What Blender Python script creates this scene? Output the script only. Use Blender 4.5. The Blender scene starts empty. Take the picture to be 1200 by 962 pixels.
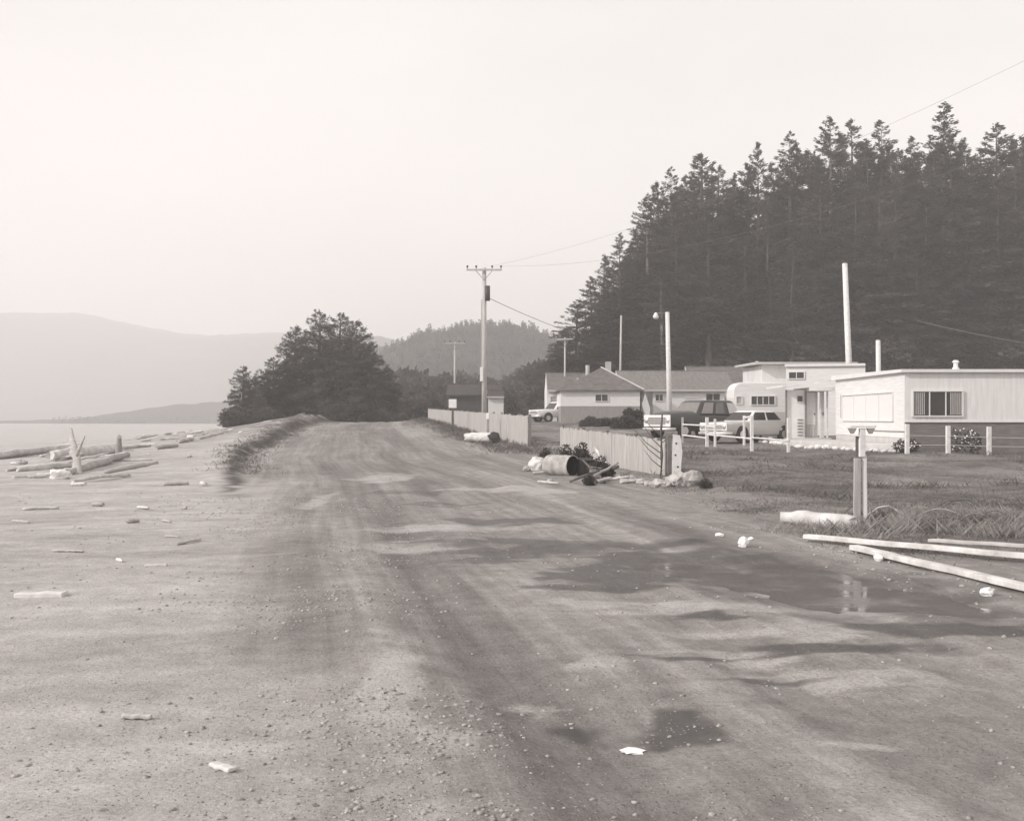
import bpy, bmesh, math, random
import numpy as np
from mathutils import Vector, Matrix

random.seed(7)
rng = np.random.default_rng(11)
S = bpy.context.scene
COL = S.collection
PI = math.pi
F = 1350.0           # focal length in photo pixels (1200 wide)
HZ = 490.0           # photo row of eye level
EYE = 1.6

# ------------------------------------------------------------------ helpers
def sm(x, a, b):
    t = np.clip((np.asarray(x, float) - a) / (b - a), 0, 1)
    return t * t * (3 - 2 * t)

def _hash(ix, iy, seed):
    n = (ix * 374761393 + iy * 668265263 + seed * 1442695041) & 0xFFFFFFFF
    n = ((n ^ (n >> 13)) * 1274126177) & 0xFFFFFFFF
    n = n ^ (n >> 16)
    return (n & 0xFFFF) / 65535.0

def vnoise(x, y, seed=0):
    x = np.asarray(x, float); y = np.asarray(y, float)
    xi = np.floor(x).astype(np.int64); yi = np.floor(y).astype(np.int64)
    fx = x - xi; fy = y - yi
    fx = fx * fx * (3 - 2 * fx); fy = fy * fy * (3 - 2 * fy)
    a = _hash(xi, yi, seed); b = _hash(xi + 1, yi, seed)
    c = _hash(xi, yi + 1, seed); d = _hash(xi + 1, yi + 1, seed)
    return (a * (1 - fx) + b * fx) * (1 - fy) + (c * (1 - fx) + d * fx) * fy

def fbm(x, y, seed=0, octv=4):
    s = 0; a = 0.5; t = 0
    for k in range(octv):
        s = s + a * vnoise(np.asarray(x) * 2 ** k + 17.3 * k, np.asarray(y) * 2 ** k + 5.1 * k, seed + k)
        t += a; a *= 0.5
    return s / t          # 0..1

RLY = [-30, 3, 5, 10, 16.6, 30, 43, 62, 78, 100, 130, 200, 3000]
RLX = [1.2, 0.2, -0.4, -1.7, -3.2, -6.5, -9.5, -12.0, -13.9, -15.5, -18, -22, -120]
RRY = [-30, 5, 10.8, 13.5, 19.6, 30, 41, 50, 62, 90, 130, 200, 3000]
RRX = [5.5, 5.0, 4.4, 3.9, 3.4, 2.6, 0.6, -0.6, -2.6, -7.3, -11, -15, -60]
def rl(Y): return np.interp(Y, RLY, RLX)
def rr(Y): return np.interp(Y, RRY, RRX)

def px_ground(px, py, z=0.0):
    Y = F * (EYE - z) / (py - HZ); return (px - 600) / F * Y, Y

# ellipses in metres measured off the picture: (photo x, y, half width, half height) -> ground patch
def patch(X, Y, px, py, hw, hh, seed=0, soft=0.6):
    cx, cy = px_ground(px, py)
    rx = hw * cy / F; ry = hh * cy * cy / (F * EYE)
    n = (fbm(X * 2.1 / max(rx, .2) * .6, Y * 1.7 / max(ry, .2) * .6, 90 + seed, 5) - .5) * 2.6
    q = np.sqrt(((X - cx) / rx) ** 2 + ((Y - cy) / ry) ** 2) + n
    return 1 - sm(q, 1 - soft, 1 + soft * .5)

PUD = [(2.8, 11.8, 1.0, 1.2), (3.3, 10.6, .92, .92), (1.9, 12.5, .75, .75), (3.9, 9.7, .45, .4)]
WATER_Z = -1.7
def puddle_mask(X, Y, k=1.0):
    m = 0
    w = (fbm(np.asarray(X) * 1.6, np.asarray(Y) * 1.1, 33, 4) - .5) * .75
    for cx, cy, rx, ry in PUD:
        q = np.sqrt(((X - cx) / rx) ** 2 + ((Y - cy) / ry) ** 2) / k + w
        m = np.maximum(m, 1 - sm(q, .35, 1.35))
    return m

def height(X, Y, detail=True):
    X = np.asarray(X, float); Y = np.asarray(Y, float)
    base = 1.25 * sm(Y, 25, 105)
    left = 1 - sm(X, -6, 4)
    base = base - left * 1.0 * sm(Y, 106, 175) + (1 - left) * 2.6 * sm(Y, 95, 230)
    L = rl(Y); d = L - X
    z = base * (1 - sm(d, 0, 25)) - .045 * np.maximum(0, d - 6) * sm(Y, 6, 40)
    z = z - .012 * np.maximum(0, d - 2) * (1 - sm(Y, 6, 40))
    z = np.maximum(z, -4.0)
    # dune ridge left of the road, grows with distance
    Hh = .62 * sm(Y, 60, 98) * (1 - sm(Y, 118, 150))
    wob = (fbm(Y * .16, X * .05, 3, 3) - .5) * 1.2
    dd = (d - 2.0 + wob)
    ridge = np.where(dd < 0, np.exp(-(dd / 1.15) ** 2), np.exp(-(dd / 3.2) ** 2))
    z = z + Hh * ridge * (.45 + 1.1 * fbm(X * .55, Y * .35, 5, 5))
    # small eroded lip at the near end of the ridge
    lip = d - .9 + wob * .5
    z = z + .24 * sm(Y, 24, 46) * (1 - sm(Y, 76, 95)) * np.where(lip < 0, np.exp(-(lip / .28) ** 2), np.exp(-(lip / 1.9) ** 2)) * (.5 + fbm(X * 1.3, Y * .9, 15, 4))
    # right verge bank
    r = X - rr(Y)
    z = z + .10 * sm(r, .2, 1.8) * sm(Y, 12, 18) + .30 * sm(Y, 55, 85) * np.exp(-((r - .3) / 1.3) ** 2) * (1 - sm(Y, 100, 125))
    if detail:
        und = (fbm(X * .45, Y * .3, 21, 4) - .5)
        z = z + und * (.10 + .16 * sm(r, 1, 5)) * sm(np.hypot(X, Y), 2, 12) * (1 - .5 * sm(Y, 100, 200))
        # shallow wheel ruts along the road
        inroad = sm(X, L - .2, L + .8) * (1 - sm(r, -.8, .3))
        u = X - .55 * L - .45 * rr(Y)
        for c in (-1.55, -.1, 1.35):
            z = z - .034 * inroad * np.exp(-((u - c + (fbm(Y * .2, c, 8, 2) - .5) * .7) / .3) ** 2)
        # windrow of loose stones at the left road edge
        z = z + .035 * np.exp(-((d + .1) / .38) ** 2) * (.4 + fbm(X * 2, Y * 1.2, 9, 3)) * (1 - sm(Y, 20, 40))
        z = z + .03 * (fbm(X * 3, Y * 2.2, 31, 3) - .5) * (1 - sm(Y, 25, 50))
        # bottom right hollow
        cx, cy = px_ground(765, 855)
        z = z - .05 * np.exp(-(((X - cx) / .42) ** 2 + ((Y - cy) / .55) ** 2))
    p = puddle_mask(X, Y)
    z = z * (1 - .9 * p) - .075 * p
    return z

def gz(x, y): return float(height(np.array([x]), np.array([y]))[0])

def at(px, py, lo=3.0, hi=260.0):
    """point of the ground seen at a photo pixel"""
    ys = np.geomspace(lo, hi, 3000)
    xs = (px - 600) / F * ys
    zr = EYE + (HZ - py) / F * ys
    hit = np.nonzero(zr <= height(xs, ys))[0]
    k = hit[0] if len(hit) else len(ys) - 1
    return float(xs[k]), float(ys[k])

def wx(px, Y): return (px - 600) / F * Y
def wz(py, Y): return EYE + (HZ - py) / F * Y

# ------------------------------------------------------------------ materials (warm monochrome place)
def grey(v):
    g = .90 + .085 * min(1, v * 1.15); b = .835 + .135 * min(1, v * 1.15)
    return (v, v * g, v * b, 1)

def mat(name, v, rough=.8, var=.25, scale=3.0, bump=.0, bscale=30., stretch=(1, 1, 1), rand=0., spec=.3, metal=0.):
    m = bpy.data.materials.new(name); m.use_nodes = True
    nt = m.node_tree; N = nt.nodes; Lk = nt.links
    b = N['Principled BSDF']
    b.inputs['Roughness'].default_value = rough
    b.inputs['Specular IOR Level'].default_value = spec
    b.inputs['Metallic'].default_value = metal
    tc = N.new('ShaderNodeTexCoord'); mp = N.new('ShaderNodeMapping')
    mp.inputs['Scale'].default_value = stretch
    Lk.new(tc.outputs['Object'], mp.inputs['Vector'])
    n = N.new('ShaderNodeTexNoise'); n.inputs['Scale'].default_value = scale
    n.inputs['Detail'].default_value = 6; n.inputs['Roughness'].default_value = .62
    Lk.new(mp.outputs[0], n.inputs['Vector'])
    r = N.new('ShaderNodeValToRGB')
    r.color_ramp.elements[0].position = .3; r.color_ramp.elements[1].position = .72
    r.color_ramp.elements[0].color = grey(v * (1 - var)); r.color_ramp.elements[1].color = grey(min(.9, v * (1 + var)))
    Lk.new(n.outputs['Fac'], r.inputs['Fac'])
    col = r.outputs['Color']
    if rand:
        oi = N.new('ShaderNodeObjectInfo')
        mr = N.new('ShaderNodeMapRange'); mr.inputs[3].default_value = 1 - rand; mr.inputs[4].default_value = 1 + rand
        Lk.new(oi.outputs['Random'], mr.inputs[0])
        mx = N.new('ShaderNodeVectorMath'); mx.operation = 'SCALE'
        Lk.new(col, mx.inputs[0]); Lk.new(mr.outputs[0], mx.inputs['Scale']); col = mx.outputs[0]
    Lk.new(col, b.inputs['Base Color'])
    if bump:
        n2 = N.new('ShaderNodeTexNoise'); n2.inputs['Scale'].default_value = bscale; n2.inputs['Detail'].default_value = 5
        Lk.new(mp.outputs[0], n2.inputs['Vector'])
        bp = N.new('ShaderNodeBump'); bp.inputs['Strength'].default_value = bump; bp.inputs['Distance'].default_value = .02
        Lk.new(n2.outputs['Fac'], bp.inputs['Height']); Lk.new(bp.outputs[0], b.inputs['Normal'])
    return m

M = {}
def mm(k, *a, **kw): M[k] = mat(k, *a, **kw)
mm('white_siding', .78, .55, .10, .9, .15, 8, (1, 1, 14))
mm('white_paint', .80, .6, .08, 2.5)
mm('cream_wall', .77, .7, .10, 1.6, .12, 12, (1, 1, 10))
mm('pale_front', .73, .6, .10, .9, .1, 8, (10, 1, 1))
mm('grey_lower', .30, .8, .12, 1.4, .2, 9, (6, 6, 1))
mm('grey_wall', .52, .7, .08, 1.4)
mm('skirt', .19, .85, .25, 2.0, .2, 10, (1, 1, 8))
mm('roof_shingle', .15, .9, .3, 1.8, .4, 14)
mm('roof_metal', .2, .75, .25, .9, .2, 6, (6, 1, 1))
mm('roof_dark', .06, .9, .3, 2)
mm('trim', .74, .6, .06, 3)
mm('glass', .035, .12, .3, 1.5, spec=.6)
mm('curtain', .42, .8, .16, 7, stretch=(6, 6, .6))
mm('pale_curtain', .74, .8, .06, 7, stretch=(6, 6, .6))
mm('board', .44, .85, .22, 2.0, .35, 20, (7, 7, .7))
mm('board_edge', .22, .9, .3, 3, .3, 20)
mm('post_white', .74, .75, .14, 6, .3, 25)
mm('pole_wood', .50, .85, .22, 3, .3, 20, (5, 5, .5))
mm('dark_wood', .13, .9, .3, 4, .3, 20, (5, 5, .6))
mm('driftwood', .56, .85, .32, 3, .4, 18, (1, 1, 1), rand=.12)
mm('grey_drift', .40, .9, .25, 3, .4, 18, rand=.15)
mm('insulator', .07, .4, .2, 5)
mm('wire', .25, .7, .1, 5)
mm('light_wire', .2, .5, .05, 5)
mm('drum', .38, .75, .4, 4, .2, 12)
mm('drum_inside', .05, .9, .3, 4)
mm('rock', .42, .9, .3, 3, .6, 9, rand=.15)
mm('concrete', .56, .9, .12, 2.2, .3, 16)
mm('car_dark', .045, .3, .1, 2, spec=.5)
mm('car_light', .50, .3, .05, 2, spec=.5)
mm('car_white', .8, .35, .04, 2, spec=.5)
mm('chrome', .72, .3, .06, 4, metal=.6)
mm('car_glass', .2, .15, .2, 1.5, spec=.6)
mm('tyre', .03, .85, .2, 8)
mm('spruce', .12, .85, .45, .35, rand=.22, spec=.12)
mm('bush_leaf', .12, .85, .4, .6, rand=.25, spec=.12)
mm('near_leaf', .11, .8, .45, 1.2, rand=.3, spec=.15)
mm('bark', .12, .95, .3, 2.5, .6, 10, (3, 3, .6))
mm('pale_bark', .22, .95, .3, 2.5, .6, 10, (3, 3, .6))
mm('dead_grass', .36, .9, .3, 1.5, rand=.1, spec=.1)
mm('grass_blade', .15, .9, .4, .8, spec=.1)
mm('far_forest', .07, .95, .4, .03, spec=.05)
mm('far_hill', .08, .95, .45, .012, spec=.05)
mm('stone', .34, .95, .6, 30, .4, 40, spec=.2)
mm('paper', .85, .7, .06, 8)

for k in ('spruce', 'bush_leaf', 'near_leaf', 'dead_grass', 'grass_blade', 'far_forest'):
    nt_ = M[k].node_tree; b_ = nt_.nodes['Principled BSDF']; src = b_.inputs['Base Color'].links[0].from_socket
    tr = nt_.nodes.new('ShaderNodeBsdfTranslucent'); nt_.links.new(src, tr.inputs['Color'])
    mx_ = nt_.nodes.new('ShaderNodeMixShader'); mx_.inputs[0].default_value = .42
    nt_.links.new(b_.outputs[0], mx_.inputs[1]); nt_.links.new(tr.outputs[0], mx_.inputs[2])
    nt_.links.new(mx_.outputs[0], nt_.nodes['Material Output'].inputs['Surface'])

for k, sc_, ax in (('white_siding', 1.35, 'Z'), ('cream_wall', 1.2, 'Z'), ('pale_front', 1.1, 'X'), ('grey_lower', 1.0, 'X'), ('skirt', 1.0, 'X')):
    nt_ = M[k].node_tree; b_ = nt_.nodes['Principled BSDF']; tc_ = next(n for n in nt_.nodes if n.type == 'TEX_COORD')
    wv = nt_.nodes.new('ShaderNodeTexWave'); wv.wave_type = 'BANDS'; wv.bands_direction = ax; wv.wave_profile = 'SAW'
    wv.inputs['Scale'].default_value = sc_; wv.inputs['Distortion'].default_value = .05
    nt_.links.new(tc_.outputs['Object'], wv.inputs['Vector'])
    bp_ = nt_.nodes.new('ShaderNodeBump'); bp_.inputs['Strength'].default_value = .16 if k == 'pale_front' else .4; bp_.inputs['Distance'].default_value = .03
    nt_.links.new(wv.outputs['Fac'], bp_.inputs['Height'])
    if b_.inputs['Normal'].links: nt_.links.new(b_.inputs['Normal'].links[0].from_socket, bp_.inputs['Normal'])
    nt_.links.new(bp_.outputs[0], b_.inputs['Normal'])

# ------------------------------------------------------------------ mesh building
class MB:
    def __init__(s): s.v = []; s.f = []; s.smooth = False
    def add(s, vs, fs):
        o = len(s.v); s.v += [tuple(p) for p in vs]; s.f += [tuple(i + o for i in f) for f in fs]; return s
    def box(s, c, size, rz=0, rx=0, ry=0):
        h = Vector(size) / 2
        R = Matrix.Rotation(rz, 3, 'Z') @ Matrix.Rotation(ry, 3, 'Y') @ Matrix.Rotation(rx, 3, 'X')
        vs = [Vector(c) + R @ Vector((sx * h.x, sy * h.y, sz * h.z)) for sx in (-1, 1) for sy in (-1, 1) for sz in (-1, 1)]
        return s.add(vs, [(0, 1, 3, 2), (4, 6, 7, 5), (0, 4, 5, 1), (2, 3, 7, 6), (0, 2, 6, 4), (1, 5, 7, 3)])
    def span(s, x0, x1, y0, y1, z0, z1):
        return s.box(((x0 + x1) / 2, (y0 + y1) / 2, (z0 + z1) / 2), (abs(x1 - x0), abs(y1 - y0), abs(z1 - z0)))
    def tube(s, pts, rad, n=8, cap=True, jit=0, seed=0, rag=0):
        pts = [Vector(p) for p in pts]; rs = rad if isinstance(rad, (list, tuple)) else [rad] * len(pts)
        rd = random.Random(seed); rings = []; vs = []
        ph = [1 + jit * (rd.random() - .5) for _ in range(n)]
        for i, p in enumerate(pts):
            t = (pts[min(i + 1, len(pts) - 1)] - pts[max(i - 1, 0)]).normalized()
            a = t.cross(Vector((0, 0, 1)))
            if a.length < 1e-3: a = t.cross(Vector((1, 0, 0)))
            a.normalize(); b = t.cross(a)
            for k in range(n):
                q = 2 * PI * k / n
                r = rs[i] * ph[k] * (1 + jit * .4 * (rd.random() - .5))
                e = t * (rag * rs[i] * rd.uniform(-1, 1)) if rag and i in (0, len(pts) - 1) else Vector((0, 0, 0))
                vs.append(p + (a * math.cos(q) + b * math.sin(q)) * r + e)
        fs = []
        for i in range(len(pts) - 1):
            for k in range(n):
                fs.append((i * n + k, i * n + (k + 1) % n, (i + 1) * n + (k + 1) % n, (i + 1) * n + k))
        if cap:
            fs.append(tuple(range(n))[::-1]); fs.append(tuple((len(pts) - 1) * n + k for k in range(n)))
        return s.add(vs, fs)
    def prism(s, prof, axis, a, b):
        """prof: 2D outline, extruded along axis 'x' or 'y' from a to b"""
        n = len(prof)
        if axis == 'y': vs = [(p[0], a, p[1]) for p in prof] + [(p[0], b, p[1]) for p in prof]
        elif axis == 'z': vs = [(p[0], p[1], a) for p in prof] + [(p[0], p[1], b) for p in prof]
        else: vs = [(a, p[0], p[1]) for p in prof] + [(b, p[0], p[1]) for p in prof]
        fs = [tuple(range(n))[::-1], tuple(range(n, 2 * n))] + [(i, (i + 1) % n, n + (i + 1) % n, n + i) for i in range(n)]
        return s.add(vs, fs)
    def blob(s, c, size, seed=0, sub=2, rough=.3):
        bm = bmesh.new(); bmesh.ops.create_icosphere(bm, subdivisions=sub, radius=1)
        rd = random.Random(seed); off = [rd.random() * 50 for _ in range(3)]
        from mathutils import noise as mn
        vs = []
        for v in bm.verts:
            k = 1 + rough * mn.noise(v.co * 1.3 + Vector(off)) + rough * .5 * mn.noise(v.co * 3.1 + Vector(off))
            vs.append(Vector((v.co.x * size[0], v.co.y * size[1], v.co.z * size[2])) * k + Vector(c))
        bm.verts.index_update()
        fs = [tuple(v.index for v in f.verts) for f in bm.faces]; bm.free()
        return s.add(vs, fs)
    def build(s, name, m, parent=None, smooth=False, bevel=0):
        me = bpy.data.meshes.new(name); me.from_pydata(s.v, [], s.f)
        bm = bmesh.new(); bm.from_mesh(me); bmesh.ops.recalc_face_normals(bm, faces=bm.faces); bm.to_mesh(me); bm.free()
        if smooth: me.shade_smooth()
        me.materials.append(m if not isinstance(m, str) else M[m])
        o = bpy.data.objects.new(name, me); COL.objects.link(o)
        if parent is not None: o.parent = parent
        if bevel:
            b = o.modifiers.new('Bevel', 'BEVEL'); b.width = bevel; b.segments = 2; b.limit_method = 'ANGLE'
        return o

def tag(o, label=None, cat=None, group=None, kind=None):
    if label: o['label'] = label
    if cat: o['category'] = cat
    if group: o['group'] = group
    if kind: o['kind'] = kind
    return o
def thing(name, label, cat, loc=(0, 0, 0), rz=0, group=None):
    o = bpy.data.objects.new(name, None); COL.objects.link(o)
    o.empty_display_size = .2
    o.location = loc; o.rotation_euler = (0, 0, rz)
    return tag(o, label, cat, group)
def part_copy(src, parent):
    c = src.copy(); COL.objects.link(c); c.parent = parent
    for ch in list(src.children): part_copy(ch, c)
    return c
def dup(root, loc, rz=0, label=None, scale=None):
    r = root.copy(); COL.objects.link(r); r.location = loc; r.rotation_euler = (0, 0, rz)
    if label: r['label'] = label
    if scale: r.scale = scale
    for ch in list(root.children): part_copy(ch, r)
    return r
def np_mesh(name, v, f, m, smooth=False, parent=None):
    """v (n,3), f (m,k)"""
    me = bpy.data.meshes.new(name); k = f.shape[1]
    me.vertices.add(len(v)); me.vertices.foreach_set('co', v.astype(np.float32).ravel())
    me.loops.add(f.size); me.loops.foreach_set('vertex_index', f.astype(np.int32).ravel())
    me.polygons.add(len(f)); me.polygons.foreach_set('loop_start', np.arange(0, f.size, k, dtype=np.int32))
    me.update(calc_edges=True); me.validate()
    if smooth: me.shade_smooth()
    me.materials.append(M[m] if isinstance(m, str) else m)
    o = bpy.data.objects.new(name, me); COL.objects.link(o)
    if parent is not None: o.parent = parent
    return o

# ------------------------------------------------------------------ camera, sky, sun
cam = bpy.data.cameras.new('camera'); co = bpy.data.objects.new('camera', cam); COL.objects.link(co)
co.location = (0, 0, EYE); co.rotation_euler = (PI / 2, 0, 0)
cam.sensor_width = 36; cam.sensor_fit = 'HORIZONTAL'; cam.lens = F / 1200 * 36
cam.shift_y = (HZ - 481) / 1200; cam.clip_start = .1; cam.clip_end = 9000
S.camera = co

SUN_EL = 30.0
sv = Vector((-.92, -.40, 0)).normalized() * math.cos(math.radians(SUN_EL)) + Vector((0, 0, math.sin(math.radians(SUN_EL))))
sl = bpy.data.lights.new('sun', 'SUN'); so = bpy.data.objects.new('sun', sl); COL.objects.link(so)
sl.energy = 2.7; sl.angle = math.radians(1.2); sl.color = (1, .965, .94)
so.rotation_euler = sv.to_track_quat('Z', 'Y').to_euler(); so.location = (-60, -30, 60)

W = bpy.data.worlds.new('World'); S.world = W; W.use_nodes = True
nt = W.node_tree; N = nt.nodes; Lk = nt.links
bg = N['Background']; bg.inputs['Strength'].default_value = .12
sky = N.new('ShaderNodeTexSky'); sky.sky_type = 'NISHITA'; sky.sun_disc = False
sky.sun_elevation = math.radians(SUN_EL); sky.sun_rotation = math.atan2(sv.x, sv.y)
sky.air_density = 1.0; sky.dust_density = 3.0
bw = N.new('ShaderNodeRGBToBW'); Lk.new(sky.outputs[0], bw.inputs[0])
pw = N.new('ShaderNodeMath'); pw.operation = 'POWER'; pw.inputs[1].default_value = .25     # thin even overcast flattens the clear sky
Lk.new(bw.outputs[0], pw.inputs[0])
tc = N.new('ShaderNodeTexCoord'); mp = N.new('ShaderNodeMapping'); mp.inputs['Scale'].default_value = (1, 1, 2.6)
Lk.new(tc.outputs['Generated'], mp.inputs[0])
cn = N.new('ShaderNodeTexNoise'); cn.inputs['Scale'].default_value = 1.7; cn.inputs['Detail'].default_value = 4
Lk.new(mp.outputs[0], cn.inputs['Vector'])
mr = N.new('ShaderNodeMapRange'); mr.inputs[1].default_value = .3; mr.inputs[2].default_value = .7
mr.inputs[3].default_value = 3.7; mr.inputs[4].default_value = 4.85
Lk.new(cn.outputs['Fac'], mr.inputs[0])
mu = N.new('ShaderNodeMath'); mu.operation = 'MULTIPLY'; Lk.new(pw.outputs[0], mu.inputs[0]); Lk.new(mr.outputs[0], mu.inputs[1])
ti = N.new('ShaderNodeVectorMath'); ti.operation = 'SCALE'; ti.inputs[0].default_value = (1, .958, .942)
Lk.new(mu.outputs[0], ti.inputs['Scale']); Lk.new(ti.outputs[0], bg.inputs['Color'])

S.view_settings.view_transform = 'Standard'; S.view_settings.look = 'None'
S.view_settings.exposure = .55; S.view_settings.gamma = 1; S.view_settings.use_curve_mapping = False
S.render.engine = 'CYCLES'
cy = S.cycles
cy.max_bounces = 6; cy.diffuse_bounces = 2; cy.glossy_bounces = 3; cy.transmission_bounces = 2; cy.volume_bounces = 3
cy.use_denoising = True
try: cy.denoiser = 'OPENIMAGEDENOISE'
except Exception: pass
cy.sample_clamp_indirect = 4

# ------------------------------------------------------------------ haze (the hills fade into it)
hb = MB().box((0, 1350, 118), (5600, 2900, 250))
hz_m = bpy.data.materials.new('haze'); hz_m.use_nodes = True
hn = hz_m.node_tree.nodes; hl = hz_m.node_tree.links
hn.remove(hn['Principled BSDF'])
pv = hn.new('ShaderNodeVolumePrincipled'); pv.inputs['Density'].default_value = .0011
pv.inputs['Color'].default_value = (1, .985, .975, 1); pv.inputs['Anisotropy'].default_value = 0.0
hl.new(pv.outputs[0], hn['Material Output'].inputs['Volume'])
tag(hb.build('haze', hz_m), 'pale sea haze between the road and the hills', 'haze', kind='stuff')

# ------------------------------------------------------------------ ground
def ground():
    ys = np.concatenate([np.linspace(-55, 2.2, 24)[:-1], np.geomspace(2.2, 200, 520), np.geomspace(200, 2750, 46)[1:]])
    s = np.linspace(-1, 1, 840); a = 5.0; xs = a * np.sinh(s * math.asinh(2700 / a))
    # densify: sinh spacing is fine near the axis, coarse at the sides
    X, Y = np.meshgrid(xs, ys); X = X + (np.clip(Y, 0, 60) * -.01)
    Z = height(X, Y)
    nx, ny = len(xs), len(ys)
    v = np.stack([X, Y, Z], -1).reshape(-1, 3)
    i = np.arange(ny - 1)[:, None] * nx + np.arange(nx - 1)[None]
    f = np.stack([i, i + 1, i + nx + 1, i + nx], -1).reshape(-1, 4)
    x, y, z = v.T
    L = rl(y); R = rr(y); d = L - x; r = x - R
    n1 = fbm(x * .5, y * .35, 41, 4); n2 = fbm(x * 1.7, y * 1.2, 51, 4)
    sand = sm(d + (n1 - .5) * 1.6, -.7, 1.4)
    grass = sm(r + (n1 - .5) * 2.2, .1, 1.6) * sm(y + (n2 - .5) * 4 + (x - 4) * .35, 12.4, 15.5) * (.30 + .70 * sm(fbm(x * .28, y * .22, 47, 4) + .12 * n2, .40, .58))
    wob_ = (fbm(y * .16, x * .05, 3, 3) - .5) * 1.2
    scrub_dark = sm(y, 21, 28) * np.exp(-((d - .72 + wob_ * .5 + (n2 - .5) * .5) / (.20 + .30 * sm(y, 30, 90))) ** 2) * sm(n2, .15, .4) * 1.2  # narrow dark strip along the eroded edge of the bank
    scrub_dark = np.maximum(scrub_dark, sm(d, .2, 1.2) * sm(y, 45, 85) * (1 - sm(d, 4, 11)) * sm(n1 * .6 + n2 * .4, .36, .56) * .75)
    scrub_dark = np.maximum(scrub_dark, (1 - sm(np.abs(r - .3), .3, 1.6)) * sm(y, 50, 62) * sm(n2, .35, .6) * .7)
    wet_dark = np.maximum(.9 * puddle_mask(x, y) ** .6, .8 * puddle_mask(x, y, 1.75) * sm(n2, .25, .6))
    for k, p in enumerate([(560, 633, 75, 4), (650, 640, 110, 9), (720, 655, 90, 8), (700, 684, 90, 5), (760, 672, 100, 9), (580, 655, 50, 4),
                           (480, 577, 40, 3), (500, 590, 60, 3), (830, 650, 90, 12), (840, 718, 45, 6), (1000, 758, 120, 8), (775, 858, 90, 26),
                           (900, 790, 70, 5), (790, 768, 60, 4), (1090, 735, 90, 8), (930, 578, 70, 4), (610, 610, 80, 5), (860, 600, 60, 4)]):  # also darkens a long streak on the field beyond the near fence end
        wet_dark = np.maximum(wet_dark, patch(x, y, *p, seed=k) * (.95 if p[1] > 600 else .6))
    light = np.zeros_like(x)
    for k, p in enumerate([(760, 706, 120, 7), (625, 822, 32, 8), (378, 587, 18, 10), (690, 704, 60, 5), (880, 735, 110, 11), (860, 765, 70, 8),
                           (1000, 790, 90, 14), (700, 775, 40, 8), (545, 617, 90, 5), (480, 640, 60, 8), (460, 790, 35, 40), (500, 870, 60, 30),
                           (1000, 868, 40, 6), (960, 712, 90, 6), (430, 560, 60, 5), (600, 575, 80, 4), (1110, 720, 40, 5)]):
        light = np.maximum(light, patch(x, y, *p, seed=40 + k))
    # long streaks that run with the road
    u = x - .5 * (L + R)
    streak = fbm(u * 1.5, y * .07, 61, 4)
    tone = .5 + (streak - .5) * 1.3 + (n1 - .5) * .6
    for c, w in ((-1.7, .35), (-.25, .4), (1.2, .35)):
        tone = tone - .12 * np.exp(-((u - c + (fbm(y * .2, y * 0 + c, 8, 2) - .5) * .7) / w) ** 2)
    # ripple lines left by the tide on the near beach, roughly across the view
    tide = fbm(x * .35 + y * .25, y * 2.6 - x * .5, 71, 4)
    me = bpy.data.meshes
    attrs = dict(u=u, sand=sand, grass=grass, scrub_dark=np.clip(scrub_dark, 0, 1), wet_dark=np.clip(wet_dark, 0, 1), light=light, tone=np.clip(tone, 0, 1), tide=tide)
    # vertex normals from the whole sheet, shared by the pieces it is cut into
    fn = np.zeros_like(v)
    a_, b_, c_, d_ = (v[f[:, k]] for k in range(4))
    nn = np.cross(c_ - a_, d_ - b_)
    for k in range(4): np.add.at(fn, f[:, k], nn)
    fn /= np.maximum(np.linalg.norm(fn, axis=1, keepdims=True), 1e-12)
    gm = ground_material()
    fc = v[f].mean(1); fd = rl(fc[:, 1]) - fc[:, 0]; frr = fc[:, 0] - rr(fc[:, 1])
    cls = np.where(fd > 0, 0, np.where((frr < .6) & (fc[:, 1] < 165), 1, 2))
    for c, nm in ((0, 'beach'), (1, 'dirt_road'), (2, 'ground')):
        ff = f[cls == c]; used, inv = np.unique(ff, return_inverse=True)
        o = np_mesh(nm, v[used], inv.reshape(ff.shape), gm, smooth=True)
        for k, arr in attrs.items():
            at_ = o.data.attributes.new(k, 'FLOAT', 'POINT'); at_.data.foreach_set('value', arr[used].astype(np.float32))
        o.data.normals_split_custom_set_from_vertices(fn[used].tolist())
        tag(o, kind='structure')

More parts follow.
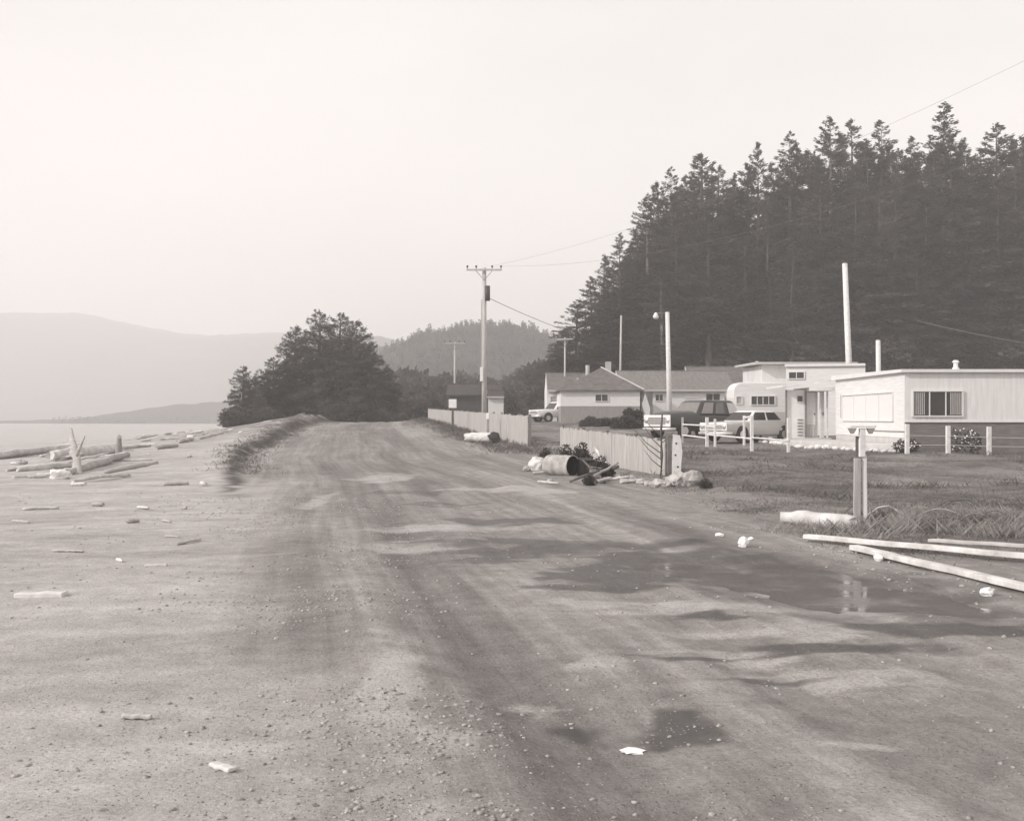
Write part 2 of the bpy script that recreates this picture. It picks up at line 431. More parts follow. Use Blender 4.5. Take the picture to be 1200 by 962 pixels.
def ground_material():
    m = bpy.data.materials.new('ground'); m.use_nodes = True
    nt = m.node_tree; N = nt.nodes; Lk = nt.links; b = N['Principled BSDF']
    def A(n):
        q = N.new('ShaderNodeAttribute'); q.attribute_name = n; return q.outputs['Fac']
    def mth(op, a, c, clamp=False):
        q = N.new('ShaderNodeMath'); q.operation = op; q.use_clamp = clamp
        for i, s in enumerate((a, c)):
            if isinstance(s, (int, float)): q.inputs[i].default_value = s
            else: Lk.new(s, q.inputs[i])
        return q.outputs[0]
    def rng_(s, a, b_, c, d):
        q = N.new('ShaderNodeMapRange'); Lk.new(s, q.inputs[0])
        for i, t in enumerate((a, b_, c, d)): q.inputs[i + 1].default_value = t
        return q.outputs[0]
    def mix(fac, a, c):
        q = N.new('ShaderNodeMix'); q.data_type = 'FLOAT'
        for s, i in ((fac, 0), (a, 2), (c, 3)):
            if isinstance(s, (int, float)): q.inputs[i].default_value = s
            else: Lk.new(s, q.inputs[i])
        return q.outputs[0]
    tc = N.new('ShaderNodeTexCoord')
    def noise(scale, det=6, rough=.6):
        q = N.new('ShaderNodeTexNoise'); q.inputs['Scale'].default_value = scale; q.inputs['Detail'].default_value = det
        q.inputs['Roughness'].default_value = rough; Lk.new(tc.outputs['Object'], q.inputs['Vector']); return q.outputs['Fac']
    nb = noise(.6, 5); nmid = noise(4, 6, .65); nf = noise(38, 5, .7); nff = noise(160, 3, .7)
    vo = N.new('ShaderNodeTexVoronoi'); vo.inputs['Scale'].default_value = 34; Lk.new(tc.outputs['Object'], vo.inputs['Vector'])
    peb = rng_(vo.outputs['Distance'], .12, .30, 1, 0)                 # small stones set in the dirt
    sep = N.new('ShaderNodeSeparateColor'); Lk.new(vo.outputs['Color'], sep.inputs[0])
    pebon = mth('MULTIPLY', peb, mth('GREATER_THAN', sep.outputs[0], .66))
    sx = N.new('ShaderNodeSeparateXYZ'); Lk.new(tc.outputs['Object'], sx.inputs[0])
    cx = N.new('ShaderNodeCombineXYZ'); Lk.new(mth('MULTIPLY', A('u'), 5.5), cx.inputs[0]); Lk.new(mth('MULTIPLY', sx.outputs[1], .16), cx.inputs[1])
    tn = N.new('ShaderNodeTexNoise'); tn.inputs['Scale'].default_value = 1; tn.inputs['Detail'].default_value = 5; tn.inputs['Roughness'].default_value = .6
    Lk.new(cx.outputs[0], tn.inputs['Vector']); track = tn.outputs['Fac']
    n2m = noise(1.6, 7, .68)
    def brk(src, lo, hi):       # patch edges broken up by dirt texture
        e_ = mth('ADD', src, mth('MULTIPLY', mth('SUBTRACT', n2m, .5), 1.9))
        e_ = mth('ADD', e_, mth('MULTIPLY', mth('SUBTRACT', nf, .5), .5))
        return mth('MULTIPLY', rng_(e_, lo, hi, 0, 1), rng_(src, .02, .25, 0, 1))
    road = mth('MULTIPLY', rng_(A('tone'), .1, .9, .185, .335), mth('MULTIPLY', rng_(nmid, .3, .7, .82, 1.18), mth('MULTIPLY', rng_(track, .32, .68, .80, 1.18), rng_(n2m, .3, .7, .86, 1.14))))
    sandc = mth('MULTIPLY', mth('MULTIPLY', rng_(A('tide'), .25, .75, .39, .51), rng_(nb, .3, .7, .86, 1.1)), mth('MULTIPLY', rng_(nmid, .3, .7, .86, 1.14), rng_(n2m, .3, .7, .90, 1.10)))
    v = mix(A('sand'), road, sandc)
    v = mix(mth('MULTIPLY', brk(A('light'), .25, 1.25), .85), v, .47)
    grassc = mth('MULTIPLY', rng_(nb, .3, .7, .09, .20), rng_(nmid, .3, .7, .65, 1.4))
    v = mix(A('grass'), v, grassc)
    v = mix(A('scrub_dark'), v, mth('MULTIPLY', rng_(nmid, .3, .7, .6, 1.4), .085))
    w = brk(A('wet_dark'), .22, .82)
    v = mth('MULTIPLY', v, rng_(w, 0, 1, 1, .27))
    v = mth('MULTIPLY', v, rng_(nf, .3, .7, .76, 1.24))
    v = mth('MULTIPLY', v, rng_(nff, .3, .7, .82, 1.18))
    v = mix(mth('MULTIPLY', pebon, .5), v, mth('MULTIPLY', sep.outputs[1], .75))
    cr = N.new('ShaderNodeValToRGB'); e = cr.color_ramp.elements
    e[0].position = 0; e[0].color = (0, 0, 0, 1); e[1].position = 1; e[1].color = grey(1.0)
    for p in (.05, .15, .3, .5, .7):
        q = e.new(p); q.color = grey(p)
    Lk.new(v, cr.inputs['Fac']); Lk.new(cr.outputs['Color'], b.inputs['Base Color'])
    Lk.new(rng_(w, 0, 1, .95, .45), b.inputs['Roughness']); b.inputs['Specular IOR Level'].default_value = .25
    h = mth('ADD', mth('MULTIPLY', nf, .6), mth('MULTIPLY', pebon, .9))
    h = mth('ADD', h, mth('MULTIPLY', nmid, 1.6)); h = mth('ADD', h, mth('MULTIPLY', mth('MULTIPLY', track, mth('SUBTRACT', 1.0, A('sand'))), 1.0)); h = mth('ADD', h, mth('MULTIPLY', nff, .25))
    bp = N.new('ShaderNodeBump'); bp.inputs['Distance'].default_value = .03
    Lk.new(rng_(w, 0, 1, .75, .25), bp.inputs['Strength'])
    Lk.new(h, bp.inputs['Height']); Lk.new(bp.outputs[0], b.inputs['Normal'])
    return m
ground()

def water_mat(name, v, bscale, bstr, rough):
    m = bpy.data.materials.new(name); m.use_nodes = True
    N = m.node_tree.nodes; Lk = m.node_tree.links; b = N['Principled BSDF']
    b.inputs['Base Color'].default_value = grey(v); b.inputs['Roughness'].default_value = rough; b.inputs['IOR'].default_value = 1.33
    tc = N.new('ShaderNodeTexCoord'); mp = N.new('ShaderNodeMapping'); mp.inputs['Scale'].default_value = (1, 2.2, 1)
    Lk.new(tc.outputs['Object'], mp.inputs[0])
    n = N.new('ShaderNodeTexNoise'); n.inputs['Scale'].default_value = bscale; n.inputs['Detail'].default_value = 4; Lk.new(mp.outputs[0], n.inputs['Vector'])
    bp = N.new('ShaderNodeBump'); bp.inputs['Strength'].default_value = bstr; bp.inputs['Distance'].default_value = .15
    Lk.new(n.outputs['Fac'], bp.inputs['Height']); Lk.new(bp.outputs[0], b.inputs['Normal'])
    return m
M['sea'] = water_mat('sea_water', .30, .5, .2, .22)
def break_water(m):
    N = m.node_tree.nodes; Lk = m.node_tree.links; b = N['Principled BSDF']
    n = N.new('ShaderNodeTexNoise'); n.inputs['Scale'].default_value = 1.8; n.inputs['Detail'].default_value = 6; n.inputs['Roughness'].default_value = .7
    tc = N.new('ShaderNodeTexCoord'); Lk.new(tc.outputs['Object'], n.inputs['Vector'])
    r = N.new('ShaderNodeMapRange'); r.inputs[1].default_value = .42; r.inputs[2].default_value = .68; r.inputs[3].default_value = .04; r.inputs[4].default_value = .26
    Lk.new(n.outputs['Fac'], r.inputs[0]); Lk.new(r.outputs[0], b.inputs['Roughness'])
    return m
M['puddle'] = water_mat('puddle_water', .17, 3, .012, .09)
break_water(M['puddle'])
tag(MB().add([(-2650, 60, WATER_Z), (-20, 60, WATER_Z), (-20, 2740, WATER_Z), (-2650, 2740, WATER_Z)], [(0, 1, 2, 3)]).build('water', 'sea'), kind='structure')
tag(MB().add([(1.0, 12.0, -.044), (1.2, 11.0, -.044), (2.2, 10.2, -.044), (2.6, 9.3, -.044), (3.6, 8.5, -.044), (5.2, 8.4, -.044), (5.2, 9.6, -.044), (4.4, 11.2, -.044), (3.9, 13.2, -.044), (2.2, 13.9, -.044), (1.0, 13.4, -.044)], [tuple(range(11))]).build('puddle', 'puddle'), kind='structure')

# ------------------------------------------------------------------ hills
def hill(name, prof, Yc, front, back, seed, rough, m, res=(220, 40), xext=None):
    pxs = [p[0] for p in prof]; pys = [p[1] for p in prof]
    X = np.linspace(wx(pxs[0], Yc), wx(pxs[-1], Yc), res[0])
    T = np.linspace(-1, 1, res[1])
    XX, TT = np.meshgrid(X, T)
    ridge = np.interp((XX / Yc * F + 600), pxs, [wz(p, Yc) for p in pys])
    YY = Yc + np.where(TT < 0, TT * front, TT * back)
    fall = np.cos(np.clip(np.abs(TT), 0, 1) * PI / 2) ** 1.2
    gull = (fbm(XX / (Yc * .09), YY / (Yc * .12), seed, 4) - .5)
    Z = -3 + (ridge + 3) * fall * (1 + .35 * gull * np.abs(TT)) + (fbm(XX / (Yc * .012), YY / (Yc * .012), seed + 5, 3) - .5) * rough * fall
    nx, ny = res
    v = np.stack([XX, YY, Z], -1).reshape(-1, 3)
    i = np.arange(ny - 1)[:, None] * nx + np.arange(nx - 1)[None]
    f = np.stack([i, i + 1, i + nx + 1, i + nx], -1).reshape(-1, 4)
    o = np_mesh(name, v, f, m, smooth=True); tag(o, kind='structure')
    return X, YY[:, 0], Z
hill('far_hills', [(-900, 420), (-500, 380), (-200, 376), (40, 370), (85, 369), (112, 372), (160, 382), (215, 392), (260, 397), (300, 395), (345, 394), (430, 395), (455, 397), (480, 403), (520, 414), (600, 425), (900, 440), (1200, 460)],
     1900, 650, 500, 4, 9, 'far_hill', (360, 60))
hill('middle_ridge', [(330, 470), (365, 436), (400, 408), (430, 396), (455, 397), (480, 404), (512, 414), (560, 432), (640, 460)], 1150, 300, 250, 19, 8, 'far_hill', (160, 50))
MID = [(380, 470), (420, 440), (450, 420), (475, 408), (500, 396), (530, 389), (565, 386), (600, 387), (635, 396), (660, 404), (720, 415), (800, 430), (900, 460)]
mh = hill('wooded_hill', MID, 520, 210, 150, 14, 5, 'far_forest', (200, 50))

# --------------------------------------------------- foliage generators
def leaves(base, tip, width, up):
    """diamond sprays: base, tip (n,3), width (n,) -> verts, faces"""
    ax = tip - base
    side = np.cross(ax, up); side /= np.maximum(np.linalg.norm(side, axis=1, keepdims=True), 1e-6)
    mid = base + ax * .45
    v = np.stack([base, mid + side * width[:, None], tip, mid - side * width[:, None]], 1)
    n = len(base)
    return v.reshape(-1, 3), np.arange(4 * n).reshape(n, 4)

def spruce_crown(H, R, z0, seed, nbr=150, per=46, leaf=.42, taper=.85, top_gap=.0, side=0., bare=0.):
    g = np.random.default_rng(seed); B = []; T = []; Wd = []
    for k in range(nbr):
        t = ((k + g.random()) / nbr) ** 1.05
        z = z0 + (H - z0) * t
        L = R * (1 - t) ** taper * (.55 + .60 * g.random()) + .10
        if t < .25: L *= .55 + 1.6 * t
        if bare and g.random() < bare * (1 - t * .4): L *= .35
        az = g.random() * 2 * PI
        L *= 1 + side * math.cos(az - .6)
        pitch = -.25 + .72 * t + g.normal() * .14; droop = .34 * (1 - t) + .05
        nl = max(6, int(per * (.10 + L / R)))
        s = np.sqrt(g.random(nl)) * .95 + .05
        out = np.array([math.cos(az), math.sin(az), 0]); lat = np.array([-out[1], out[0], 0])
        c = out * (L * s)[:, None]; c[:, 2] += z + L * (pitch * s - droop * s ** 2 + .22 * np.maximum(0, s - .7))
        spread = (.03 + .22 * s * (1.12 - s)) * L * 1.2 + .03
        c += lat * (g.normal(size=nl) * spread)[:, None]; c[:, 2] += g.normal(size=nl) * .10 * (1 + .1 * L)
        dirn = out[None] * (.55 + .5 * g.random((nl, 1))) + lat[None] * g.normal(size=(nl, 1)) * .55
        dirn[:, 2] += pitch * .5 - .25 - .35 * g.random(nl) + .55 * t
        dirn /= np.linalg.norm(dirn, axis=1, keepdims=True)
        ln = leaf * (.6 + .8 * g.random(nl)) * (.55 + .6 * (1 - t))
        B.append(c - dirn * ln[:, None] * .4); T.append(c + dirn * ln[:, None] * .8); Wd.append(ln * (.13 + .13 * g.random(nl)))
    # leader
    nl = 12; zz = H - g.random(nl) ** 1.2 * H * .035
    c = np.stack([g.normal(size=nl) * .06, g.normal(size=nl) * .06, zz], 1); dr = np.stack([g.normal(size=nl) * .5, g.normal(size=nl) * .5, .5 + g.random(nl)], 1)
    dr /= np.linalg.norm(dr, axis=1, keepdims=True)
    B.append(c); T.append(c + dr * leaf * .55); Wd.append(np.full(nl, leaf * .10))
    B = np.concatenate(B); T = np.concatenate(T); Wd = np.concatenate(Wd)
    up = np.tile([0, 0, 1.], (len(B), 1)) + g.normal(size=(len(B), 3)) * .7
    return leaves(B, T, Wd, up)

def bush_crown(lobes, n, leaf, seed):
    """lobes: (cx,cy,cz, rx,ry,rz)"""
    g = np.random.default_rng(seed); B = []; T = []
    vol = np.array([l[3] * l[4] * l[5] for l in lobes]) ** .67; vol /= vol.sum()
    for l, q in zip(lobes, vol):
        k = max(8, int(n * q)); dr = g.normal(size=(k, 3)); dr /= np.linalg.norm(dr, axis=1, keepdims=True)
        rad = (.35 + .65 * g.random(k) ** .5) * (1 + .28 * np.sin(dr[:, 0] * 5 + seed) * np.cos(dr[:, 2] * 6 + seed * 2))
        c = np.array(l[:3]) + dr * rad[:, None] * np.array(l[3:])
        d2 = dr + g.normal(size=(k, 3)) * .7; d2[:, 2] += .35; d2 /= np.linalg.norm(d2, axis=1, keepdims=True)
        ln = leaf * (.5 + g.random(k))
        B.append(c); T.append(c + d2 * ln[:, None])
    B = np.concatenate(B); T = np.concatenate(T)
    keep = B[:, 2] > .02; B = B[keep]; T = T[keep]
    ln = np.linalg.norm(T - B, axis=1)
    return leaves(B, T, ln * (.22 + .15 * g.random(len(B))), g.normal(size=(len(B), 3)))

def limb_mesh(H, R, seed, n=9):
    mb = MB(); rd = random.Random(seed)
    mb.tube([(0, 0, -.4), (0.02 * H * (rd.random() - .5), 0, H * .3), (.02 * H * (rd.random() - .5), .01 * H * (rd.random() - .5), H * .65), (0, 0, H * .97)],
            [R * 1.25, R * .9, R * .55, R * .08], 8)
    for k in range(n):
        t = .12 + .6 * k / n; a = rd.random() * 6.28; l = H * .12 * (1 - t) * (.5 + rd.random()) + .4
        mb.tube([(0, 0, H * t), (math.cos(a) * l * .6, math.sin(a) * l * .6, H * t - .05 * l), (math.cos(a) * l, math.sin(a) * l, H * t - .2 * l)], [R * .22, R * .14, R * .05], 5)
    return mb

# far canopy: woods that read as one mass
def canopy(name, pts, label, m, seed, hmin, hmax, nl=46):
    g = np.random.default_rng(seed); B = []; T = []; Wd = []
    for (x, y, z) in pts:
        h = hmin + (hmax - hmin) * g.random(); r = h * (.22 + .12 * g.random())
        t = g.random(nl) ** 1.3; az = g.random(nl) * 6.283; rr_ = r * (1 - t) ** .8 * (.5 + .6 * g.random(nl))
        c = np.stack([x + np.cos(az) * rr_ * .4, y + np.sin(az) * rr_ * .4, z + h * t - .5], 1)
        d = np.stack([np.cos(az), np.sin(az), -.3 + g.random(nl) * .9], 1)
        l = r * (.45 + .5 * g.random(nl))
        B.append(c); T.append(c + d * l[:, None]); Wd.append(l * .4)
    B = np.concatenate(B); T = np.concatenate(T); Wd = np.concatenate(Wd)
    v, f = leaves(B, T, Wd, np.tile([0, 0, 1.], (len(B), 1)) + g.normal(size=(len(B), 3)) * .6)
    return tag(np_mesh(name, v, f, m), label, 'forest', kind='stuff')
g0 = np.random.default_rng(5)
pts = []
Xh, Yh, Zh = mh
for k in range(4200):
    i = g0.integers(0, len(Xh)); j = int(g0.integers(2, 32))
    if Xh[i] < -64 or Zh[j, i] < .6: continue
    pts.append((Xh[i] + g0.normal() * 1.5, Yh[j] + g0.normal() * 4, Zh[j, i]))
canopy('hillside_forest', pts, 'conifer wood covering the rounded hill beyond the settlement', 'far_forest', 6, 1.6, 3.4, 56)
# low headland across the water
hp = [(20, 493), (118, 492), (135, 486), (170, 480), (215, 474), (250, 472), (300, 470), (360, 468), (430, 470), (520, 480)]
hd = hill('headland', hp, 800, 120, 120, 22, 3, 'far_forest', (90, 20))
pts = []
for k in range(2600):
    px = 135 + g0.random() * 380; X = wx(px, 800); top = np.interp(px, [p[0] for p in hp], [p[1] for p in hp])
    t = g0.random(); pts.append((X, 800 - 110 * t, max(-1.7, wz(top, 800) * (1 - t) ** .8 - 5)))
canopy('headland_forest', pts, 'low dark wood along the headland across the water', 'far_forest', 8, 2.5, 5, 24)

# ------------------------------------------------------------------ spruces
VAR = []
for i, (H, R, z0, nbr, per, bare) in enumerate([(30, 6.6, 2.5, 230, 170, 0), (33, 6.2, 4, 220, 160, .1), (27, 6.8, 2, 220, 170, .05), (36, 6.4, 5, 230, 150, .2), (24, 6.4, 1.2, 210, 165, 0), (31, 6.6, 3, 200, 150, .3)]):
    v, f = spruce_crown(H, R, z0, 100 + i, nbr, per, .46, .74, bare=bare)
    r = thing('spruce_tree', 'x', 'tree', (0, -50, 0))
    np_mesh('crown', v, f, 'spruce', parent=r)
    limb_mesh(H, .38, 200 + i, 14).build('trunk', 'pale_bark' if i in (1, 3) else 'bark', r, smooth=True)
    VAR.append([r, H, False])
SKY = [(655, 400, 119), (664, 385, 118), (677, 352, 121), (692, 325, 124), (708, 300, 128), (726, 274, 127), (742, 286, 135), (757, 233, 130), (771, 215, 138), (786, 197, 130), (805, 207, 141), (823, 181, 133), (842, 196, 143), (862, 204, 138), (888, 168, 134), (906, 192, 146), (925, 156, 137), (948, 178, 146), (973, 138, 135), (998, 142, 141), (1016, 166, 150), (1033, 142, 138), (1053, 176, 148), (1070, 161, 140), (1089, 186, 150), (1107, 122, 131), (1130, 172, 146), (1150, 176, 140), (1168, 146, 136), (1190, 165, 146), (1214, 140, 138), (1245, 152, 140), (1280, 136, 138), (1320, 150, 140)]
used_labels = set()
def skylabel(i, px, py):
    special = {
        0: 'smallest spruce at the low left end of the dark forest', 5: 'pointed spruce on the left slope of the forest above the long roof',
        7: 'tall narrow spruce where the forest edge starts to climb', 9: 'spruce with a pale ragged tip on the left of the forest crown',
        11: 'broad-headed spruce rising above the street lamp pole', 14: 'spruce with a sharp tip above the flat roofed building',
        16: 'slim spruce tip between two broader crowns', 18: 'tall spruce behind the tall bare pole',
        21: 'sparse spruce with open branches on the skyline', 25: 'tallest spruce of the forest, thin pointed top above the trailer',
        28: 'spruce with a lacy top at the right end of the skyline'}
    if i in special: return special[i]
    return 'dark spruce in the row that forms the forest skyline'
def plant_spruce(px, py, Y, label, k):
    rec = VAR[k % len(VAR)]; X = wx(px, Y); z = gz(X, Y) - .2
    h = wz(py, Y) - z; sc = h / rec[1]
    sw = max(sc, .62 + .25 * random.random()) if h > 12 else sc * 1.2
    sw *= 1.08 + .32 * random.random()
    rz = random.random() * 6.28
    if not rec[2]:
        r = rec[0]; r.location = (X, Y, z); r.rotation_euler = (0, 0, rz); rec[2] = True
    else:
        r = dup(rec[0], (X, Y, z), rz)
    r.scale = (sw, sw, sc); r['label'] = label; r['group'] = 'spruces of the forest behind the houses'
    return r
order = [3, 0, 4, 2, 1, 5, 0, 3, 2]
for i, (px, py, Y) in enumerate(SKY):
    k = order[i % 9] if px > 720 else (4, 2, 0)[i % 3]
    if i == 21: k = 5
    if i == 25: k = 3
    plant_spruce(px, py, Y, skylabel(i, px, py), k)
sx = [s[0] for s in SKY]; sy = [s[1] for s in SKY]
for row, (Y, drop, step) in enumerate([(124, 95, 33), (130, 55, 36), (140, 16, 27), (152, 26, 31), (165, 34, 40)]):
    px = 672 + row * 9
    while px < 1340:
        sk = float(np.interp(px, sx, sy)) + drop * (.6 + .8 * random.random())
        if sk < 405 and not (px < 700 and row in (0, 2)):
            plant_spruce(px + random.uniform(-9, 9), sk, Y + random.uniform(-4, 4),
                         'dark spruce standing among the others below the forest skyline', random.choice([0, 2, 4, 0, 2, 4, 1, 5]))
        px += step

# left clump of wind-shaped spruces at the end of the dune
clumps = [(285, 430, 108, 1.5, 'small leaning spruce at the left end of the clump by the beach'),
          (303, 455, 104, 1.3, 'low bushy spruce between the small one and the big clump'),
          (320, 420, 110, 1.5, 'medium spruce on the left shoulder of the clump by the road end'),
          (346, 384, 113, 1.4, 'spruce with jagged left edge in the clump by the road end'),
          (375, 366, 110, 1.4, 'tallest spruce of the clump at the road end'),
          (399, 369, 114, 1.4, 'round-topped spruce in the middle of the clump at the road end'),
          (418, 378, 109, 1.4, 'spruce on the right of the clump leaning over the road'),
          (436, 412, 112, 1.5, 'shortest spruce at the right end of the clump')]
BV = []
for i in range(3):
    g = np.random.default_rng(50 + i); H = 11.0
    vs = []; fs = []; off = 0
    v, f = spruce_crown(H, 3.1, .3, 300 + i, 170, 190, .26, .62)
    vs.append(v); fs.append(f); off += len(v)
    for j in range(3):     # extra leaders
        a = g.random() * 6.28; rr_ = 1.2 + g.random() * .8
        v, f = spruce_crown(H * (.72 + .2 * g.random()), 2.0, 2.0, 310 + i * 5 + j, 80, 120, .24, .7)
        v = v + np.array([math.cos(a) * rr_, math.sin(a) * rr_, 0]); vs.append(v); fs.append(f + off); off += len(v)
    r = thing('wind_shaped_spruce', 'x', 'tree', (0, -50, 0))
    np_mesh('crown', np.concatenate(vs), np.concatenate(fs), 'spruce', parent=r)
    limb_mesh(H, .26, 320 + i, 12).build('trunk', 'bark', r, smooth=True)
    BV.append([r, H, False])
for i, (px, py, Y, ws, lab) in enumerate(clumps):
    rec = BV[i % 3]; X = wx(px, Y); z = gz(X, Y) - .2; sc = (wz(py, Y) - z) / rec[1]
    if not rec[2]: r = rec[0]; r.location = (X, Y, z); rec[2] = True
    else: r = dup(rec[0], (X, Y, z), i * 1.9)
    r.scale = (sc * ws, sc * ws, sc); r['label'] = lab; r['group'] = 'spruces at the end of the dune'

# bushes
BB = []
for i, lobes in enumerate([[(0, 0, 1.6, 2.0, 2.0, 1.6), (1.4, .3, 1.2, 1.3, 1.4, 1.2), (-1.3, -.2, 1.3, 1.4, 1.3, 1.3), (.2, .1, 3.0, 1.2, 1.2, 1.0)],
                           [(0, 0, 1.3, 2.2, 1.8, 1.3), (-1.0, .3, 2.4, 1.2, 1.2, 1.2), (1.2, 0, 1.9, 1.3, 1.2, 1.4)]]):
    v, f = bush_crown(lobes, 5200, .34, 60 + i)
    r = thing('leafy_bush', 'x', 'bush', (0, -50, 0))
    np_mesh('foliage', v, f, 'bush_leaf', parent=r)
    mb = MB()
    for k in range(6):
        a = k * 1.05; mb.tube([(0, 0, -.2), (math.cos(a) * .5, math.sin(a) * .5, 1.0), (math.cos(a) * 1.1, math.sin(a) * 1.1, 2.2)], [.09, .06, .02], 5)
    mb.build('stems', 'bark', r)
    BB.append([r, 4.0 if i == 0 else 3.6, False])
def bush(px, py, Y, label, group, k, wide=1.0):
    rec = BB[k % 2]; X = wx(px, Y); z = gz(X, Y) - .15; sc = max(.08, (wz(py, Y) - z) / rec[1])
    if not rec[2]: r = rec[0]; r.location = (X, Y, z); rec[2] = True
    else: r = dup(rec[0], (X, Y, z), k * 2.3)
    r.scale = (sc * wide, sc * wide, sc); r['label'] = label
    if group: r['group'] = group
    return r
k = 0
for px, py, Y in [(452, 446, 150), (470, 438, 165), (487, 448, 150), (500, 436, 175), (520, 445, 165), (545, 440, 180), (566, 446, 170), (590, 442, 178), (612, 436, 165), (632, 428, 150), (648, 424, 140), (604, 455, 140), (628, 452, 130), (640, 446, 126), (462, 462, 128), (480, 466, 122), (500, 462, 128)]:
    bush(px, py, Y, 'dark rounded bush in the thicket beyond the end of the road', 'bushes beyond the end of the road', k, 1.25); k += 1
for px, py, Y, lab in [(278, 482, 101, 'low dark bush at the beach end of the dune'), (312, 478, 103, 'dark bush under the left spruces on the dune'),
                       (405, 472, 106, 'dark bush under the tallest spruce at the road end'), (440, 474, 107, 'dark bush where the road disappears'),
                       (365, 480, 99, 'dark bush on the back of the dune beside the road')]:
    bush(px, py, Y, lab, 'bushes under the spruce clump', k, 1.7); k += 1

# ------------------------------------------------------------------ poles and wires
def pole_line(root, pts, r, mname='pole_wood'): return MB().tube(pts, r, 10).build('pole', mname, root, smooth=True)
def utility_pole(px, py, Y, half, label, r0=.15, box=False, base=None):
    X = wx(px, Y); z0 = gz(X, Y); h = wz(py, Y) - z0
    t = thing('utility_pole', label, 'utility pole', (X, Y, z0))
    pole_line(t, [(0, 0, -.5), (0, 0, h * .5), (0, 0, h + .12)], [r0, r0 * .88, r0 * .72])
    MB().box((0, -r0 - .06, h - .05), (half * 2, .09, .12)).build('crossarm', 'pole_wood', t, bevel=.01)
    mb = MB()
    for s in (-1, 1): mb.tube([(0, -r0 - .03, h - .75), (s * half * .45, -r0 - .06, h - .12)], .02, 5)
    mb.build('brace', 'wire', t)
    for s in (-.95, -.45, .45, .95):
        MB().tube([(s * half, -r0 - .06, h + .01), (s * half, -r0 - .06, h + .12), (s * half, -r0 - .06, h + .13), (s * half, -r0 - .06, h + .24)], [.02, .03, .075, .055], 8).build('insulator', 'insulator', t, smooth=True)
    if box:
        MB().tube([(.22, -.12, h - 2.1), (.22, -.12, h - 1.1)], .17, 12).build('transformer', 'insulator', t, smooth=True)
        MB().box((-.17, -.1, h - 7.0), (.22, .2, .95)).build('meter_box', 'white_paint', t, bevel=.02)
        MB().tube([(-.19, -.06, h - 6.5), (-.18, -.06, h - 2.0)], .03, 6).build('conduit', 'pole_wood', t)
    return t, X, Y, z0 + h
p1, P1X, P1Y, P1Z = utility_pole(567.5, 316, 77, 1.18, 'tall pale utility pole with a wide crossarm behind the board fence', .19, True)
utility_pole(533, 402, 135, 1.2, 'distant thin utility pole with crossarm above the dark far house', .15)
utility_pole(662, 397, 103, .7, 'slim pole with a short crossarm in front of the low grey roof', .10)
def plain_pole(pxb, pxt, pyt, Y, r, label, mname='pole_wood', name='wooden_pole'):
    Xb = wx(pxb, Y); z0 = gz(Xb, Y); h = wz(pyt, Y) - z0; dx = wx(pxt, Y) - Xb
    t = thing(name, label, 'pole', (Xb, Y, z0))
    MB().tube([(-dx * .05, 0, -.5), (dx * .5, 0, h * .5), (dx, 0, h)], [r * 1.1, r * .92, r * .8], 10).build('pole', mname, t, smooth=True)
    MB().tube([(dx, 0, h + .003), (dx, 0, h + .05)], [r * .84, r * .5], 10).build('cap', 'wire', t)
    return t, dx, h
plain_pole(726, 728, 370, 116, .12, 'thin leaning bare pole rising behind the long roof')
plain_pole(998, 990, 309, 68, .19, 'tall leaning bare pole rising behind the white trailer', 'post_white')
plain_pole(1030.5, 1029, 399, 66, .16, 'short bare pole stub above the trailer roof', 'post_white')
# street lamp
t, dx, h = plain_pole(785, 782, 366, 76, .17, 'pale street lamp pole with a short arm in front of the long house', 'post_white', 'street_lamp')
MB().tube([(dx, -.02, h - .12), (dx - .4, -.02, h - .05), (dx - .72, -.02, h - .08)], .03, 6).build('lamp_arm', 'wire', t)
MB().tube([(dx - .76, -.02, h - .02), (dx - .76, -.02, h - .12), (dx - .76, -.02, h - .3), (dx - .76, -.02, h - .42)], [.06, .12, .2, .14], 12).build('lamp_head', 'white_paint', t, smooth=True)

def wire(name, a, b, sag, r, m, label, n=40):
    a = Vector(a); b = Vector(b)
    pts = []
    for i in range(n + 1):
        s = i / n; p = a.lerp(b, s); p.z -= 4 * sag * s * (1 - s); pts.append(p)
    o = MB().tube(pts, r, 5).build(name, m, None, smooth=True)
    return tag(o, label, 'wire', 'overhead wires')
wire('power_line', (P1X + 1.1, P1Y - .25, P1Z + .2), (wx(1262, 40), 40, wz(148, 40)), 1.3, .006, 'light_wire', 'lower pale wire crossing in front of the forest')
wire('power_line', (P1X + .5, P1Y - .25, P1Z + .2), (wx(1240, 43), 43, wz(52, 43)), 1.0, .0055, 'light_wire', 'upper pale wire crossing high in front of the forest')
wire('service_wire', (P1X + .15, P1Y, wz(348, 77)), (wx(668, 98), 98, wz(389, 98)), .12, .022, 'wire', 'dark wire from the tall crossarm pole down towards the houses')
wire('service_wire', (wx(1075, 68), 68, wz(376, 68)), (wx(1290, 52), 52, wz(415, 52)), .15, .014, 'light_wire', 'short pale wire above the chimney of the white trailer')

